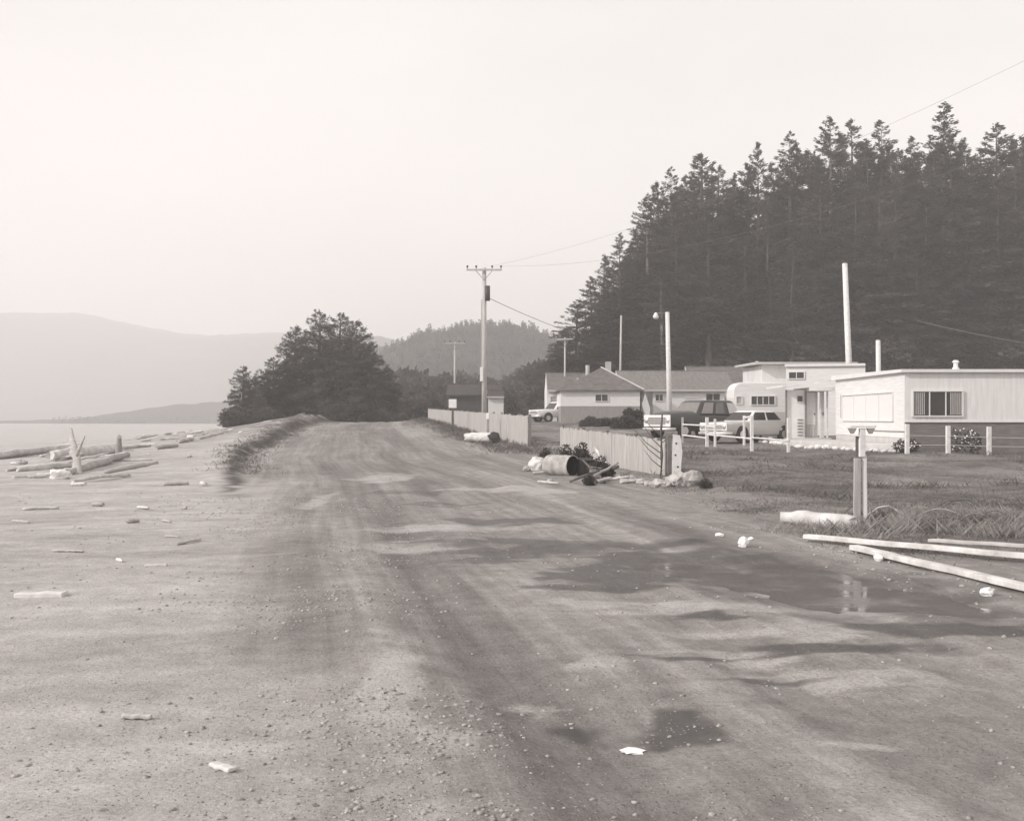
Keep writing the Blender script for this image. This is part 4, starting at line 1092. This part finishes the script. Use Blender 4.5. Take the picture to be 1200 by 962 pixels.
def stick(name, label, cat, a, b, r, m, jit=.2, seed=0, mid=None, n=8, group=None):
    rd = random.Random(seed * 7 + 1); a = Vector(a); b = Vector(b); K = 9; pts = []; ln = (b - a).length
    rr4 = r if isinstance(r, (list, tuple)) else [r * .95, r, r * .96, r * .8]
    for i in range(K + 1):
        s_ = i / K; p = a.lerp(b, s_); w_ = math.sin(s_ * PI) * min(ln * .02, .06)
        p += Vector((rd.uniform(-1, 1), rd.uniform(-1, 1), rd.uniform(-.3, 1))) * w_
        if mid: p.z += mid * math.sin(s_ * PI)
        pts.append(p)
    rs_ = [float(np.interp(i / K, [0, .35, .7, 1], rr4)) * (1 + (.05 + jit * .25) * rd.uniform(-1, 1)) for i in range(K + 1)]
    base = pts[0].copy(); pts = [p - base for p in pts]
    o = MB().tube(pts, rs_, n, jit=jit, seed=seed, rag=.55).build(name, m, None, True); o.location = base
    for f in o.data.polygons:
        if len(f.vertices) > 4: f.use_smooth = False
    return tag(o, label, cat, group)
def lay(px, py, dz): X, Y = at(px, py); return (X, Y, gz(X, Y) + dz)
stick('dead_branch', 'pale dead branch leaning on the near fence over the rubbish', 'branch', lay(716, 562, .04), (wx(698, 32), 32.2, gz(wx(698, 32), 32) + .72), .045, 'driftwood', seed=4)
stick('dead_branch', 'short dark broken branch on the rubbish heap', 'branch', lay(700, 563, .05), lay(724, 559, .28), .05, 'dark_wood', seed=5)
stick('dead_branch', 'low pale stick at the foot of the rubbish heap', 'branch', lay(697, 567, .04), lay(716, 566, .12), .04, 'driftwood', seed=6)
stick('dark_end_log', 'pale log with a dark end lying by the far fence', 'log', (wx(547, 56), 56.3, gz(wx(547, 56), 56) + .22), (wx(576, 55), 55.2, gz(wx(576, 55), 55) + .25), [.20, .24, .26, .26], 'driftwood', .15, 7, n=12)
o = MB().tube([(0, 0, 0), (.1, -.03, .0), (.32, -.1, .0)], [.27, .29, .24], 12, jit=.2).build('dark_end', 'drum_inside', bpy.data.objects['dark_end_log'])  # darker end piece on the right of the pale log
o.location = Vector((wx(576, 55), 55.2, gz(wx(576, 55), 55) + .25)) - Vector((wx(547, 56), 56.3, gz(wx(547, 56), 56) + .22))

# small plants at the heap and verge
PV = None
def weed(px, py, h, label, group=None, k=0, m='near_leaf'):
    global PV
    X, Y = at(px, py); z = gz(X, Y)
    if PV is None:
        v, f = bush_crown([(0, 0, .4, .42, .42, .42), (.35, .1, .3, .3, .3, .3), (-.3, -.1, .35, .3, .35, .35), (.05, 0, .8, .22, .22, .25)], 1300, .11, 77)
        r = thing('weed_clump', label, 'plant', (X, Y, z)); np_mesh('foliage', v, f, m, parent=r); PV = r
        mb = MB()
        for q in range(7): mb.tube([(0, 0, -.1), (math.cos(q) * .2, math.sin(q) * .2, .4), (math.cos(q) * .35, math.sin(q) * .35, .75)], [.014, .01, .004], 4)
        mb.build('stems', 'bark', r)
    else: r = dup(PV, (X, Y, z), k * 1.3, label)
    wd = 1.5 if px > 815 else 1.0; r.scale = (h * wd, h * wd, h / wd ** .4); r['label'] = label
    if group: r['group'] = group
for k, (px, py, h, lab) in enumerate([(703, 560, .55, 'dark leafy weeds growing round the open drum'), (681, 549, .75, 'upright weeds behind the open drum'),
                                      (664, 549, .7, 'weeds between the drum and the near fence'), (712, 562, .4, 'weeds under the leaning dead branch'), (640, 543, .5, 'weeds behind the pale stump'), (691, 569, .3, 'low weeds in front of the open drum'),
                                      (826, 572, .24, 'dark weeds right of the pointed boulder')]):
    weed(px, py, h, lab, 'weeds at the near fence', k)
for k, (px, Y, py) in enumerate([(692, 80, 488), (707, 78, 490), (722, 79, 489), (742, 76, 479), (735, 74, 487)]):
    bush(px, py, Y, 'low dark shrub in front of the hipped-roof house' if py > 480 else 'taller dark shrub at the corner of the hipped-roof house', 'shrubs before the hipped-roof house', k, .75 if py < 480 else 1.5)

# sign and little post at the far fence
Y = 68.0; X = wx(530.5, Y); z = gz(X, Y)
t = thing('sign_post', 'white blank rectangular sign on a dark post by the far fence', 'sign', (X, Y, z))
MB().box((0, .04, (wz(478, Y) - z) / 2), (.14, .1, wz(478, Y) - z + .3)).build('post', 'dark_wood', t)
MB().box((0, -.03, wz(473, Y) - z), (.46, .04, .52)).build('sign_board', 'white_paint', t, bevel=.05)
Y = 57.0; X = wx(572, Y); z = gz(X, Y)
t = thing('marker_post', 'short white-topped post against the far fence', 'post', (X, Y, z))
MB().box((0, 0, (wz(492, Y) - z) / 2), (.11, .11, wz(492, Y) - z + .2)).build('post', 'grey_drift', t)
MB().box((0, 0, wz(488, Y) - z), (.17, .17, .32)).build('cap', 'white_paint', t, bevel=.04)

# ------------------------------------------------------------------ rail fence round the trailer yard
def rail_fence():
    t = thing('rail_fence', 'low white post and rail fence along the trailer yard', 'fence', (0, 0, 0))
    P = [(800, 521, 489, .09), (828.5, 525, 489, .13), (838, 527, 491, .10), (872, 522, 487, .10), (881, 531, 487, .13), (924, 532, 490, .12), (1063, 537, 497, .15), (1111, 537, 499, .15), (1159, 537, 500, .15), (1207, 537, 501, .15)]
    base = []
    for px, py, pt, w in P:
        if px > 1000: Y = 42.6; X = wx(px, Y)
        elif px in (800,): X, Y = wx(px, 53), 53.0
        elif px == 872: X, Y = wx(px, 50), 50.0
        else: Y = {828.5: 49.5, 838: 48.8, 881: 46.5, 924: 45.8}[px]; X = wx(px, Y)
        z = gz(X, Y); h = wz(pt, Y) - z
        MB().box((X, Y, z + h / 2 - .1), (w, w * .8, h + .2), .1).build('post', 'post_white' if px != 800 else 'pole_wood', t, bevel=.012)
        base.append((X, Y, z, h))
    def rail(i, j, fi, fj, r=.035):
        a, b = base[i], base[j]
        MB().tube([(a[0], a[1] - .07, a[2] + a[3] * fi), (b[0], b[1] - .07, b[2] + b[3] * fj)], r, 6).build('rail', 'post_white', t)
    rail(0, 1, .72, .72); rail(0, 1, .3, .3); rail(1, 4, .42, .35); rail(1, 2, .7, .72); rail(3, 4, .93, .97, .05); rail(4, 5, .38, .35)
    for i in (6, 7, 8):
        for fz in (.3, .62): rail(i, min(i + 1, 9), fz, fz, .008)
rail_fence()
# white blossom plants behind the right fence
for k, (px, Y) in enumerate([(1122, 43.2), (1140, 43.3), (1068, 43.4), (1056, 43.3)]):
    X = wx(px, Y); z = gz(X, Y); h = .9 if px > 1100 else .45
    t = thing('flowering_plant', ['taller white-flowered plant between two fence posts at the trailer skirting', 'white-flowered plant nearest the right fence post at the skirting', 'low white-flowered plant at the corner fence post', 'smallest white-flowered plant left of the corner fence post'][k], 'plant', (X, Y, z))
    v, f = bush_crown([(0, 0, h * .5, .3, .25, h * .5)], 260, .09, 400 + k); np_mesh('foliage', v, f, 'near_leaf', parent=t)
    g = np.random.default_rng(k); mb = MB()
    for q in range(16 if k < 2 else 9): mb.blob((g.normal() * .2, -.15 + g.normal() * .1, h * (.15 + .85 * g.random())), (.035, .035, .03), q, 1, .3)
    mb.build('flowers', 'paper', t)

# ------------------------------------------------------------------ near post with T top, planks and log at right
X, Y = wx(1008, 16.9), 16.9; z = gz(X, Y)
t = thing('gate_post', 'weathered double board post with a small T-shaped top at the verge', 'post', (X, Y, z))
MB().box((-.045, 0, .43), (.10, .05, 1.0), .0, 0, .01).build('board', 'board', t, bevel=.006)
MB().box((.075, .02, .45), (.055, .05, 1.05), .0, 0, -.012).build('board', 'post_white', t, bevel=.006)
MB().box((.03, .01, 1.16), (.085, .07, .42)).build('upper_post', 'post_white', t, bevel=.008)
MB().box((.03, -.012, 1.40), (.38, .08, .03)).build('crosspiece', 'post_white', t, bevel=.008)
for s in (-.12, .15): MB().add([(s - .06, -.05, 1.374), (s + .06, -.05, 1.374), (s + .015, -.05, 1.29), (s - .015, -.05, 1.29), (s - .06, .03, 1.374), (s + .06, .03, 1.374), (s + .015, .03, 1.29), (s - .015, .03, 1.29)],
                               [(0, 1, 2, 3), (4, 7, 6, 5), (0, 4, 5, 1), (1, 5, 6, 2), (2, 6, 7, 3), (3, 7, 4, 0)]).build('bracket', 'grey_lower', t)
MB().box((-.03, .05, 1.1), (.04, .03, .3)).build('backing_strip', 'dark_wood', t)

def plank(label, a, b, w, h, m='driftwood', name='plank', cat='plank', rx=0):
    A = Vector(a); B = Vector(b); d = B - A; rz = math.atan2(d.y, d.x); ry = -math.atan2(d.z, math.hypot(d.x, d.y))
    n = 10; mb = MB(); rd = random.Random(int(d.length * 100))
    vs = []; fs = []
    for i in range(n + 1):
        p = A.lerp(B, i / n) - A; p.z += .003 * math.sin(i * 1.3)
        s = Vector((-d.y, d.x, 0)).normalized() * (w / 2) * (1 + .05 * (rd.random() - .5)); u = Vector((0, 0, h / 2)) * (1 + .06 * (rd.random() - .5))
        vs += [p - s - u, p + s - u, p + s + u, p - s + u]
    for i in range(n):
        for j in range(4): fs.append((i * 4 + j, i * 4 + (j + 1) % 4, i * 4 + 4 + (j + 1) % 4, i * 4 + 4 + j))
    fs += [(0, 1, 2, 3), (n * 4, n * 4 + 3, n * 4 + 2, n * 4 + 1)]
    o = mb.add(vs, fs).build(name, m, None, bevel=.008); o.location = A
    return tag(o, label, cat)
plank('long weathered pole lying farther from the puddle', lay(944, 634, .06), lay(1215, 661, .08), .11, .06)
plank('long pale plank sloping towards the lower right beside the puddle', lay(1000, 647, .06), lay(1230, 702, .06), .12, .06)
plank('thin grey board behind the long weathered pole', lay(1090, 643, .10), lay(1215, 655, .14), .10, .04, 'grey_drift')
stick('short_log', 'short thick pale log lying left of the double board post', 'log', lay(918, 614, .10), lay(1001, 622, .10), [.085, .10, .105, .10], 'driftwood', .3, 12, n=10)
stick('dead_branch', 'arched thin bare branch behind the double board post', 'branch', lay(1015, 607, .02), lay(1062, 609, .03), .014, 'grey_drift', mid=.16, n=5)
stick('dead_branch', 'dark root lump beside the double board post', 'branch', lay(1018, 612, .05), lay(1050, 606, .08), .055, 'dark_wood', .5, 3)

# white litter by the puddle
def litter(px, py, r, label, seed, flat=.8, name='litter', m='paper'):
    X, Y = at(px, py); o = MB().blob((0, 0, 0), (r, r * .9, r * flat), seed, 2, .5).build(name, m, None, False)
    o.location = (X, Y, gz(X, Y) + r * flat * .6); return tag(o, label, 'litter')
litter(871, 641, .07, 'crumpled white litter at the far edge of the puddle', 1, 1.1)
litter(843, 628, .06, 'small flat white scrap left of the crumpled litter', 2, .4)
litter(1029, 657, .055, 'round white lump under the sloping pale plank', 3)
litter(1157, 698, .065, 'white lump at the right end of the planks', 4)
litter(742, 881, .065, 'flat white scrap in the dark hollow of the road', 6, .12)
litter(880, 632, .04, 'tiny white scrap behind the crumpled litter', 7, .5)

# ------------------------------------------------------------------ driftwood on the beach
stick('driftwood_log', 'biggest bleached driftwood log, thick end toward the road, on the beach', 'driftwood', lay(60, 541, .22), lay(137, 531, .20), [.17, .22, .24, .22], 'driftwood', .25, 21, n=12)
stick('driftwood_log', 'bleached log running off the left beach behind the upright snag', 'driftwood', lay(-20, 540, .12), lay(88, 529, .16), [.15, .16, .15, .10], 'driftwood', .25, 22, n=12)
stick('driftwood_log', 'grey log crossing under the biggest bleached log', 'driftwood', lay(80, 557, .05), lay(150, 537, .14), [.10, .12, .13, .08], 'grey_drift', .3, 23, n=10)
stick('driftwood_log', 'low bleached log in front of the upright snag', 'driftwood', lay(20, 553, .07), lay(84, 548, .07), [.08, .12, .12, .07], 'driftwood', .3, 24, n=10)
stick('driftwood_snag', 'upright forked grey snag sticking out of the driftwood', 'driftwood', lay(92, 556, -.1), (wx(83, 38), 38, gz(wx(83, 38), 38) + 1.15), [.15, .12, .09, .05], 'grey_drift', .4, 25)
fk = stick('fork', None, None, (0, 0, 0), (.22, .05, .55), [.06, .05, .035, .02], 'grey_drift', .4, 41); fk.parent = bpy.data.objects['driftwood_snag']; fk.location = (-.06, .0, .62)
stick('driftwood_snag', 'short dark stub at the thick end of the biggest log', 'driftwood', lay(139, 535, .0), (wx(140, 43), 43, gz(wx(140, 43), 43) + .75), [.12, .12, .11, .09], 'grey_drift', .4, 26)
stick('driftwood_log', 'pale log pointing at the spruces at the far end of the beach', 'driftwood', lay(243, 511, .1), lay(266, 498, .25), [.14, .15, .14, .12], 'driftwood', .2, 27)
boulder(70, 561, .30, .22, .17, 'bright white block of wood lowest in the driftwood', 'post_white', 31, name='driftwood_block', cat='driftwood')
stick('driftwood_log', 'small dark log lying on the beach right of the big driftwood', 'driftwood', lay(183, 527, .08), lay(208, 524, .08), .09, 'grey_drift', .3, 28)
stick('driftwood_log', 'pale log below the water line left of the pointing log', 'driftwood', lay(208, 520, .08), lay(226, 516, .1), .10, 'driftwood', .3, 29)
stick('driftwood_log', 'thin bleached stick low on the beach below the driftwood heap', 'driftwood', lay(85, 566, .05), lay(152, 559, .05), .055, 'driftwood', .3, 30)
plank('pale squared board half buried at the left of the near beach', lay(20, 699, .01), lay(76, 698, .01), .14, .05)
plank('short pale stick lying flat on the near beach', lay(143, 842, .015), lay(178, 843, .015), .035, .025)
plank('pale splinter on the near beach by the loose stones', lay(249, 898, .012), lay(273, 905, .012), .05, .022)
plank('small pale board on the middle beach', lay(170, 664, .012), lay(196, 663, .012), .06, .03)
r2 = random.Random(3)
for k in range(48):
    px = r2.uniform(-60, 330); py = 507 + (r2.random() ** 1.7) * 150
    if py > 520 + (330 - px) * .9 + 60: continue
    X, Y = at(px, py); L_ = r2.uniform(.12, .75) * min(1.3, Y / 22); a = r2.uniform(-1.1, 1.1); r = r2.uniform(.015, .05) * min(1.4, Y / 24)
    if rl(Y) - X < 1.5: continue
    z = gz(X, Y)
    big = L_ > .55
    o = stick('driftwood_stick', 'small bleached driftwood stick scattered on the beach', 'driftwood', (X, Y, z + r * .7), (X + L_ * math.cos(a), Y + L_ * math.sin(a), gz(X + L_ * math.cos(a), Y + L_ * math.sin(a)) + r), r, 'driftwood' if r2.random() < .5 else 'grey_drift', .4, 60 + k, n=6, group='small driftwood on the beach')

r3 = random.Random(17)
for k in range(84):
    if k < 44: px = r3.gauss(75, 62); py = 522 + abs(r3.gauss(0, 1)) * 16
    else: px = r3.uniform(130, 268); py = 512 - (px - 130) * .07 + abs(r3.gauss(0, 1)) * 7
    if px > 275: continue
    X, Y = at(px, py)
    if rl(Y) - X < 4: continue
    L_ = r3.uniform(.3, 1.7) * (1 if r3.random() < .6 else .5); a_ = r3.gauss(.1, .8); ti_ = r3.uniform(-.02, .28); r = r3.uniform(.03, .11)
    z = gz(X, Y); b_ = (X + L_ * math.cos(a_), Y + L_ * math.sin(a_))
    m_ = r3.choice(['driftwood', 'driftwood', 'grey_drift'])
    if k % 4 == 0: tag(plank('x', (X, Y, z + .05), (b_[0], b_[1], max(gz(*b_) + .05, z + L_ * ti_ * .6)), r * 2.2, .05, m_, 'driftwood_board'), 'broken flat board lying in the driftwood along the shore', 'driftwood', 'broken boards along the shore')
    else: stick('driftwood_piece', 'broken bleached branch in the driftwood jumble along the shore', 'driftwood', (X, Y, z + r * .6), (b_[0], b_[1], max(gz(*b_) + r * .5, z + L_ * ti_)), [r * .7, r, r * .9, r * .5], m_, .5, 200 + k, n=7, group='driftwood jumble along the shore')
# more rubbish at the near fence
for k, (px, py, dx, dy, dz, r, m_, lab) in enumerate([
        (668, 566, .7, .2, .25, .035, 'dark_wood', 'dark stick poking out in front of the open drum'), (684, 566, .9, .5, .45, .03, 'grey_drift', 'grey stick propped up in the weeds by the drum'),
        (700, 566, .8, .1, .1, .05, 'driftwood', 'short pale pole on the ground right of the drum weeds'), (708, 565, -.5, .5, .5, .03, 'dark_wood', 'dark stick slanting left over the rubbish heap'),
        (727, 567, .6, .15, .05, .04, 'driftwood', 'pale stick among the rubble stones'), (625, 556, .6, -.1, .05, .04, 'grey_drift', 'grey stick before the pale stump'),
        (655, 568, -.5, .1, .04, .03, 'driftwood', 'small pale stick below the drum')]):
    a_ = lay(px, py, r); stick('rubbish_stick', lab, 'stick', a_, (a_[0] + dx, a_[1] + dy, a_[2] + dz), r, m_, .4, 300 + k, n=7)
for k, (px, py, w_, d_, h_, m_, lab) in enumerate([(686, 557, .5, .4, .42, 'drum_inside', 'dark battered box at the back of the rubbish heap'), (698, 560, .34, .3, .26, 'grey_lower', 'small grey tin box on the rubbish heap')]):
    X, Y = at(px, py); t = thing('rubbish_box', lab, 'box', (X, Y, gz(X, Y)), .4 + k)
    MB().box((0, 0, h_ / 2 - .03), (w_, d_, h_), 0, .06, .08).build('body', m_, t, bevel=.015)
    MB().box((.02, -.02, h_ + .01), (w_ * 1.05, d_ * 1.04, .035), .05, .14, .05).build('lid', m_, t, bevel=.008)

# ------------------------------------------------------------------ loose stones (uncountable)
def gravel():
    g = np.random.default_rng(21)
    bm = bmesh.new(); bmesh.ops.create_icosphere(bm, subdivisions=1, radius=1); bm.verts.index_update()
    bv = np.array([v.co[:] for v in bm.verts]); bf = np.array([[v.index for v in f.verts] for f in bm.faces]); bm.free()
    n1 = 11000
    Y = 3.2 * (24 / 3.2) ** g.random(n1); X = rl(Y) + .12 + g.normal(size=n1) * (.22 + .035 * Y) * np.where(g.random(n1) < .3, 2.4, 1)
    r = (.0025 + .011 * g.random(n1) ** 3.2) * (1 + .03 * Y)
    n2 = 3600
    Y2 = 3.2 * (30 / 3.2) ** g.random(n2); X2 = (g.random(n2) * 1.1 - .52) * Y2
    r2_ = (.003 + .010 * g.random(n2) ** 4) * (1 + .04 * Y2)
    n3 = 900; Y3 = 8 + 9 * g.random(n3); X3 = rr(Y3) + .6 * g.normal(size=n3) + .3; r3 = .006 + .018 * g.random(n3) ** 3
    X = np.concatenate([X, X2, X3]); Y = np.concatenate([Y, Y2, Y3]); r = np.concatenate([r, r2_, r3])
    keep = ((puddle_mask(X, Y) < .25) | (g.random(len(X)) < .3)) & (fbm(X * 1.1, Y * .8, 66, 3) + .25 * g.random(len(X)) > .58); X, Y, r = X[keep], Y[keep], r[keep]
    Z = height(X, Y) + r * .05
    n = len(X)
    sc = r[:, None] * (1 + .45 * g.random((n, 3))) * np.array([1, 1, .62])
    ang = g.random(n) * 6.28; ca, sa = np.cos(ang), np.sin(ang)
    v = bv[None] * (1 + .6 * (g.random((n, len(bv), 1)) - .5)) * sc[:, None]
    vx = v[..., 0] * ca[:, None] - v[..., 1] * sa[:, None]; vy = v[..., 0] * sa[:, None] + v[..., 1] * ca[:, None]
    v = np.stack([vx + X[:, None], vy + Y[:, None], v[..., 2] + Z[:, None]], -1)
    f = (bf[None] + (np.arange(n) * len(bv))[:, None, None]).reshape(-1, 3)
    tag(np_mesh('gravel', v.reshape(-1, 3), f, 'stone'), 'loose stones along the edge of the dirt road', 'gravel', kind='stuff')
gravel()

def grass(name, label, pts, hmin, hmax, m, seed, per=9, spread=.10):
    g = np.random.default_rng(seed); n = len(pts)
    P = np.repeat(np.asarray(pts), per, 0); N_ = len(P)
    P = P + np.stack([g.normal(size=N_) * spread, g.normal(size=N_) * spread, np.zeros(N_)], 1)
    P[:, 2] = height(P[:, 0], P[:, 1]) - .01
    h = hmin + (hmax - hmin) * g.random(N_) ** 1.6
    a = g.random(N_) * 6.283; tip = P + np.stack([np.cos(a) * h * .9, np.sin(a) * h * .9, h * .85], 1)
    v, f = leaves(P, tip, h * .03 + .003, g.normal(size=(N_, 3)))
    return tag(np_mesh(name, v, f, m), label, 'grass', kind='stuff')
for k, (px, py, dx, h, m_) in enumerate([(1065, 612, .8, .34, 'grey_drift'), (1090, 606, .9, .42, 'dark_wood'), (1112, 614, -.7, .38, 'grey_drift'), (1128, 602, .9, .46, 'dark_wood'),
                                       (1140, 616, .6, .36, 'driftwood'), (1155, 606, -.8, .44, 'dark_wood'), (1078, 620, .7, .26, 'dark_wood'), (1170, 618, -.6, .34, 'grey_drift')]):
    a_ = lay(px, py, .01); b_ = (a_[0] + dx, a_[1] + .2 * (k % 3 - 1)); o = stick('bramble', 'thin arched bramble stem in the dry tangle behind the planks', 'bramble', a_, (b_[0], b_[1], gz(*b_) + .05), .006, 'dark_wood' if m_ == 'driftwood' else m_, .5, 500 + k, mid=h * .5, n=5, group='brambles behind the planks')
g = np.random.default_rng(9)
pts = []
while len(pts) < 5200:
    Y = 13 * (62 / 13) ** g.random(); X = rr(Y) + .4 + g.random() ** 1.3 * 24
    if X > .55 * Y + 2 or puddle_mask(X, Y) > .1: continue
    if fbm(X * .5, Y * .35, 41, 4) < .40: continue
    pts.append((X, Y, 0))
grass('field_grass', 'short dull grass covering the field before the trailer', pts, .02, .075, 'grass_blade', 1, 9, .24)
pts = []
for px, py, s, n in [(1100, 612, .3, 40), (1130, 610, .35, 50), (1160, 614, .35, 40), (1085, 618, .2, 22), (1030, 622, .3, 16), (960, 628, .35, 14), (1190, 612, .4, 30), (1060, 604, .25, 14), (1145, 626, .3, 16)]:
    X, Y = at(px, py)
    for k in range(n): pts.append((X + g.normal() * s, Y + g.normal() * s, 0))
pts2 = []
while len(pts2) < 420:
    Y = 17 * (48 / 17) ** g.random(); X = rr(Y) + .8 + g.random() * 20
    if X < .55 * Y + 2 and fbm(X * .8, Y * .6, 83, 3) > .60: pts2.append((X, Y, 0))
grass('rough_weeds', 'scattered rough weeds in clumps over the yard field', pts2, .05, .26, 'grass_blade', 5, 14, .16)
grass('dry_grass', 'dry pale grass tussocks behind the planks', pts, .04, .27, 'dead_grass', 2, 40, .14)
pts = []
while len(pts) < 1500:
    Y = 32 + 70 * g.random(); d = g.normal() * (.22 + .006 * Y) + .35 + .006 * Y
    pts.append((rl(Y) - d, Y, 0))
grass('dune_grass', 'dull beach grass along the dune beside the road', pts, .04, .17, 'grass_blade', 3, 9, .16)
pts = []
while len(pts) < 900:
    Y = 44 + 52 * g.random(); pts.append((rr(Y) + .5 + g.normal() * .7, Y, 0))
grass('verge_grass', 'short grass on the verge below the far fence', pts, .08, .35, 'grass_blade', 4, 8, .2)

# any prototype that was never placed
for o in list(bpy.data.objects):
    if o.get('label') == 'x':
        for c in list(o.children): bpy.data.objects.remove(c)
        bpy.data.objects.remove(o)
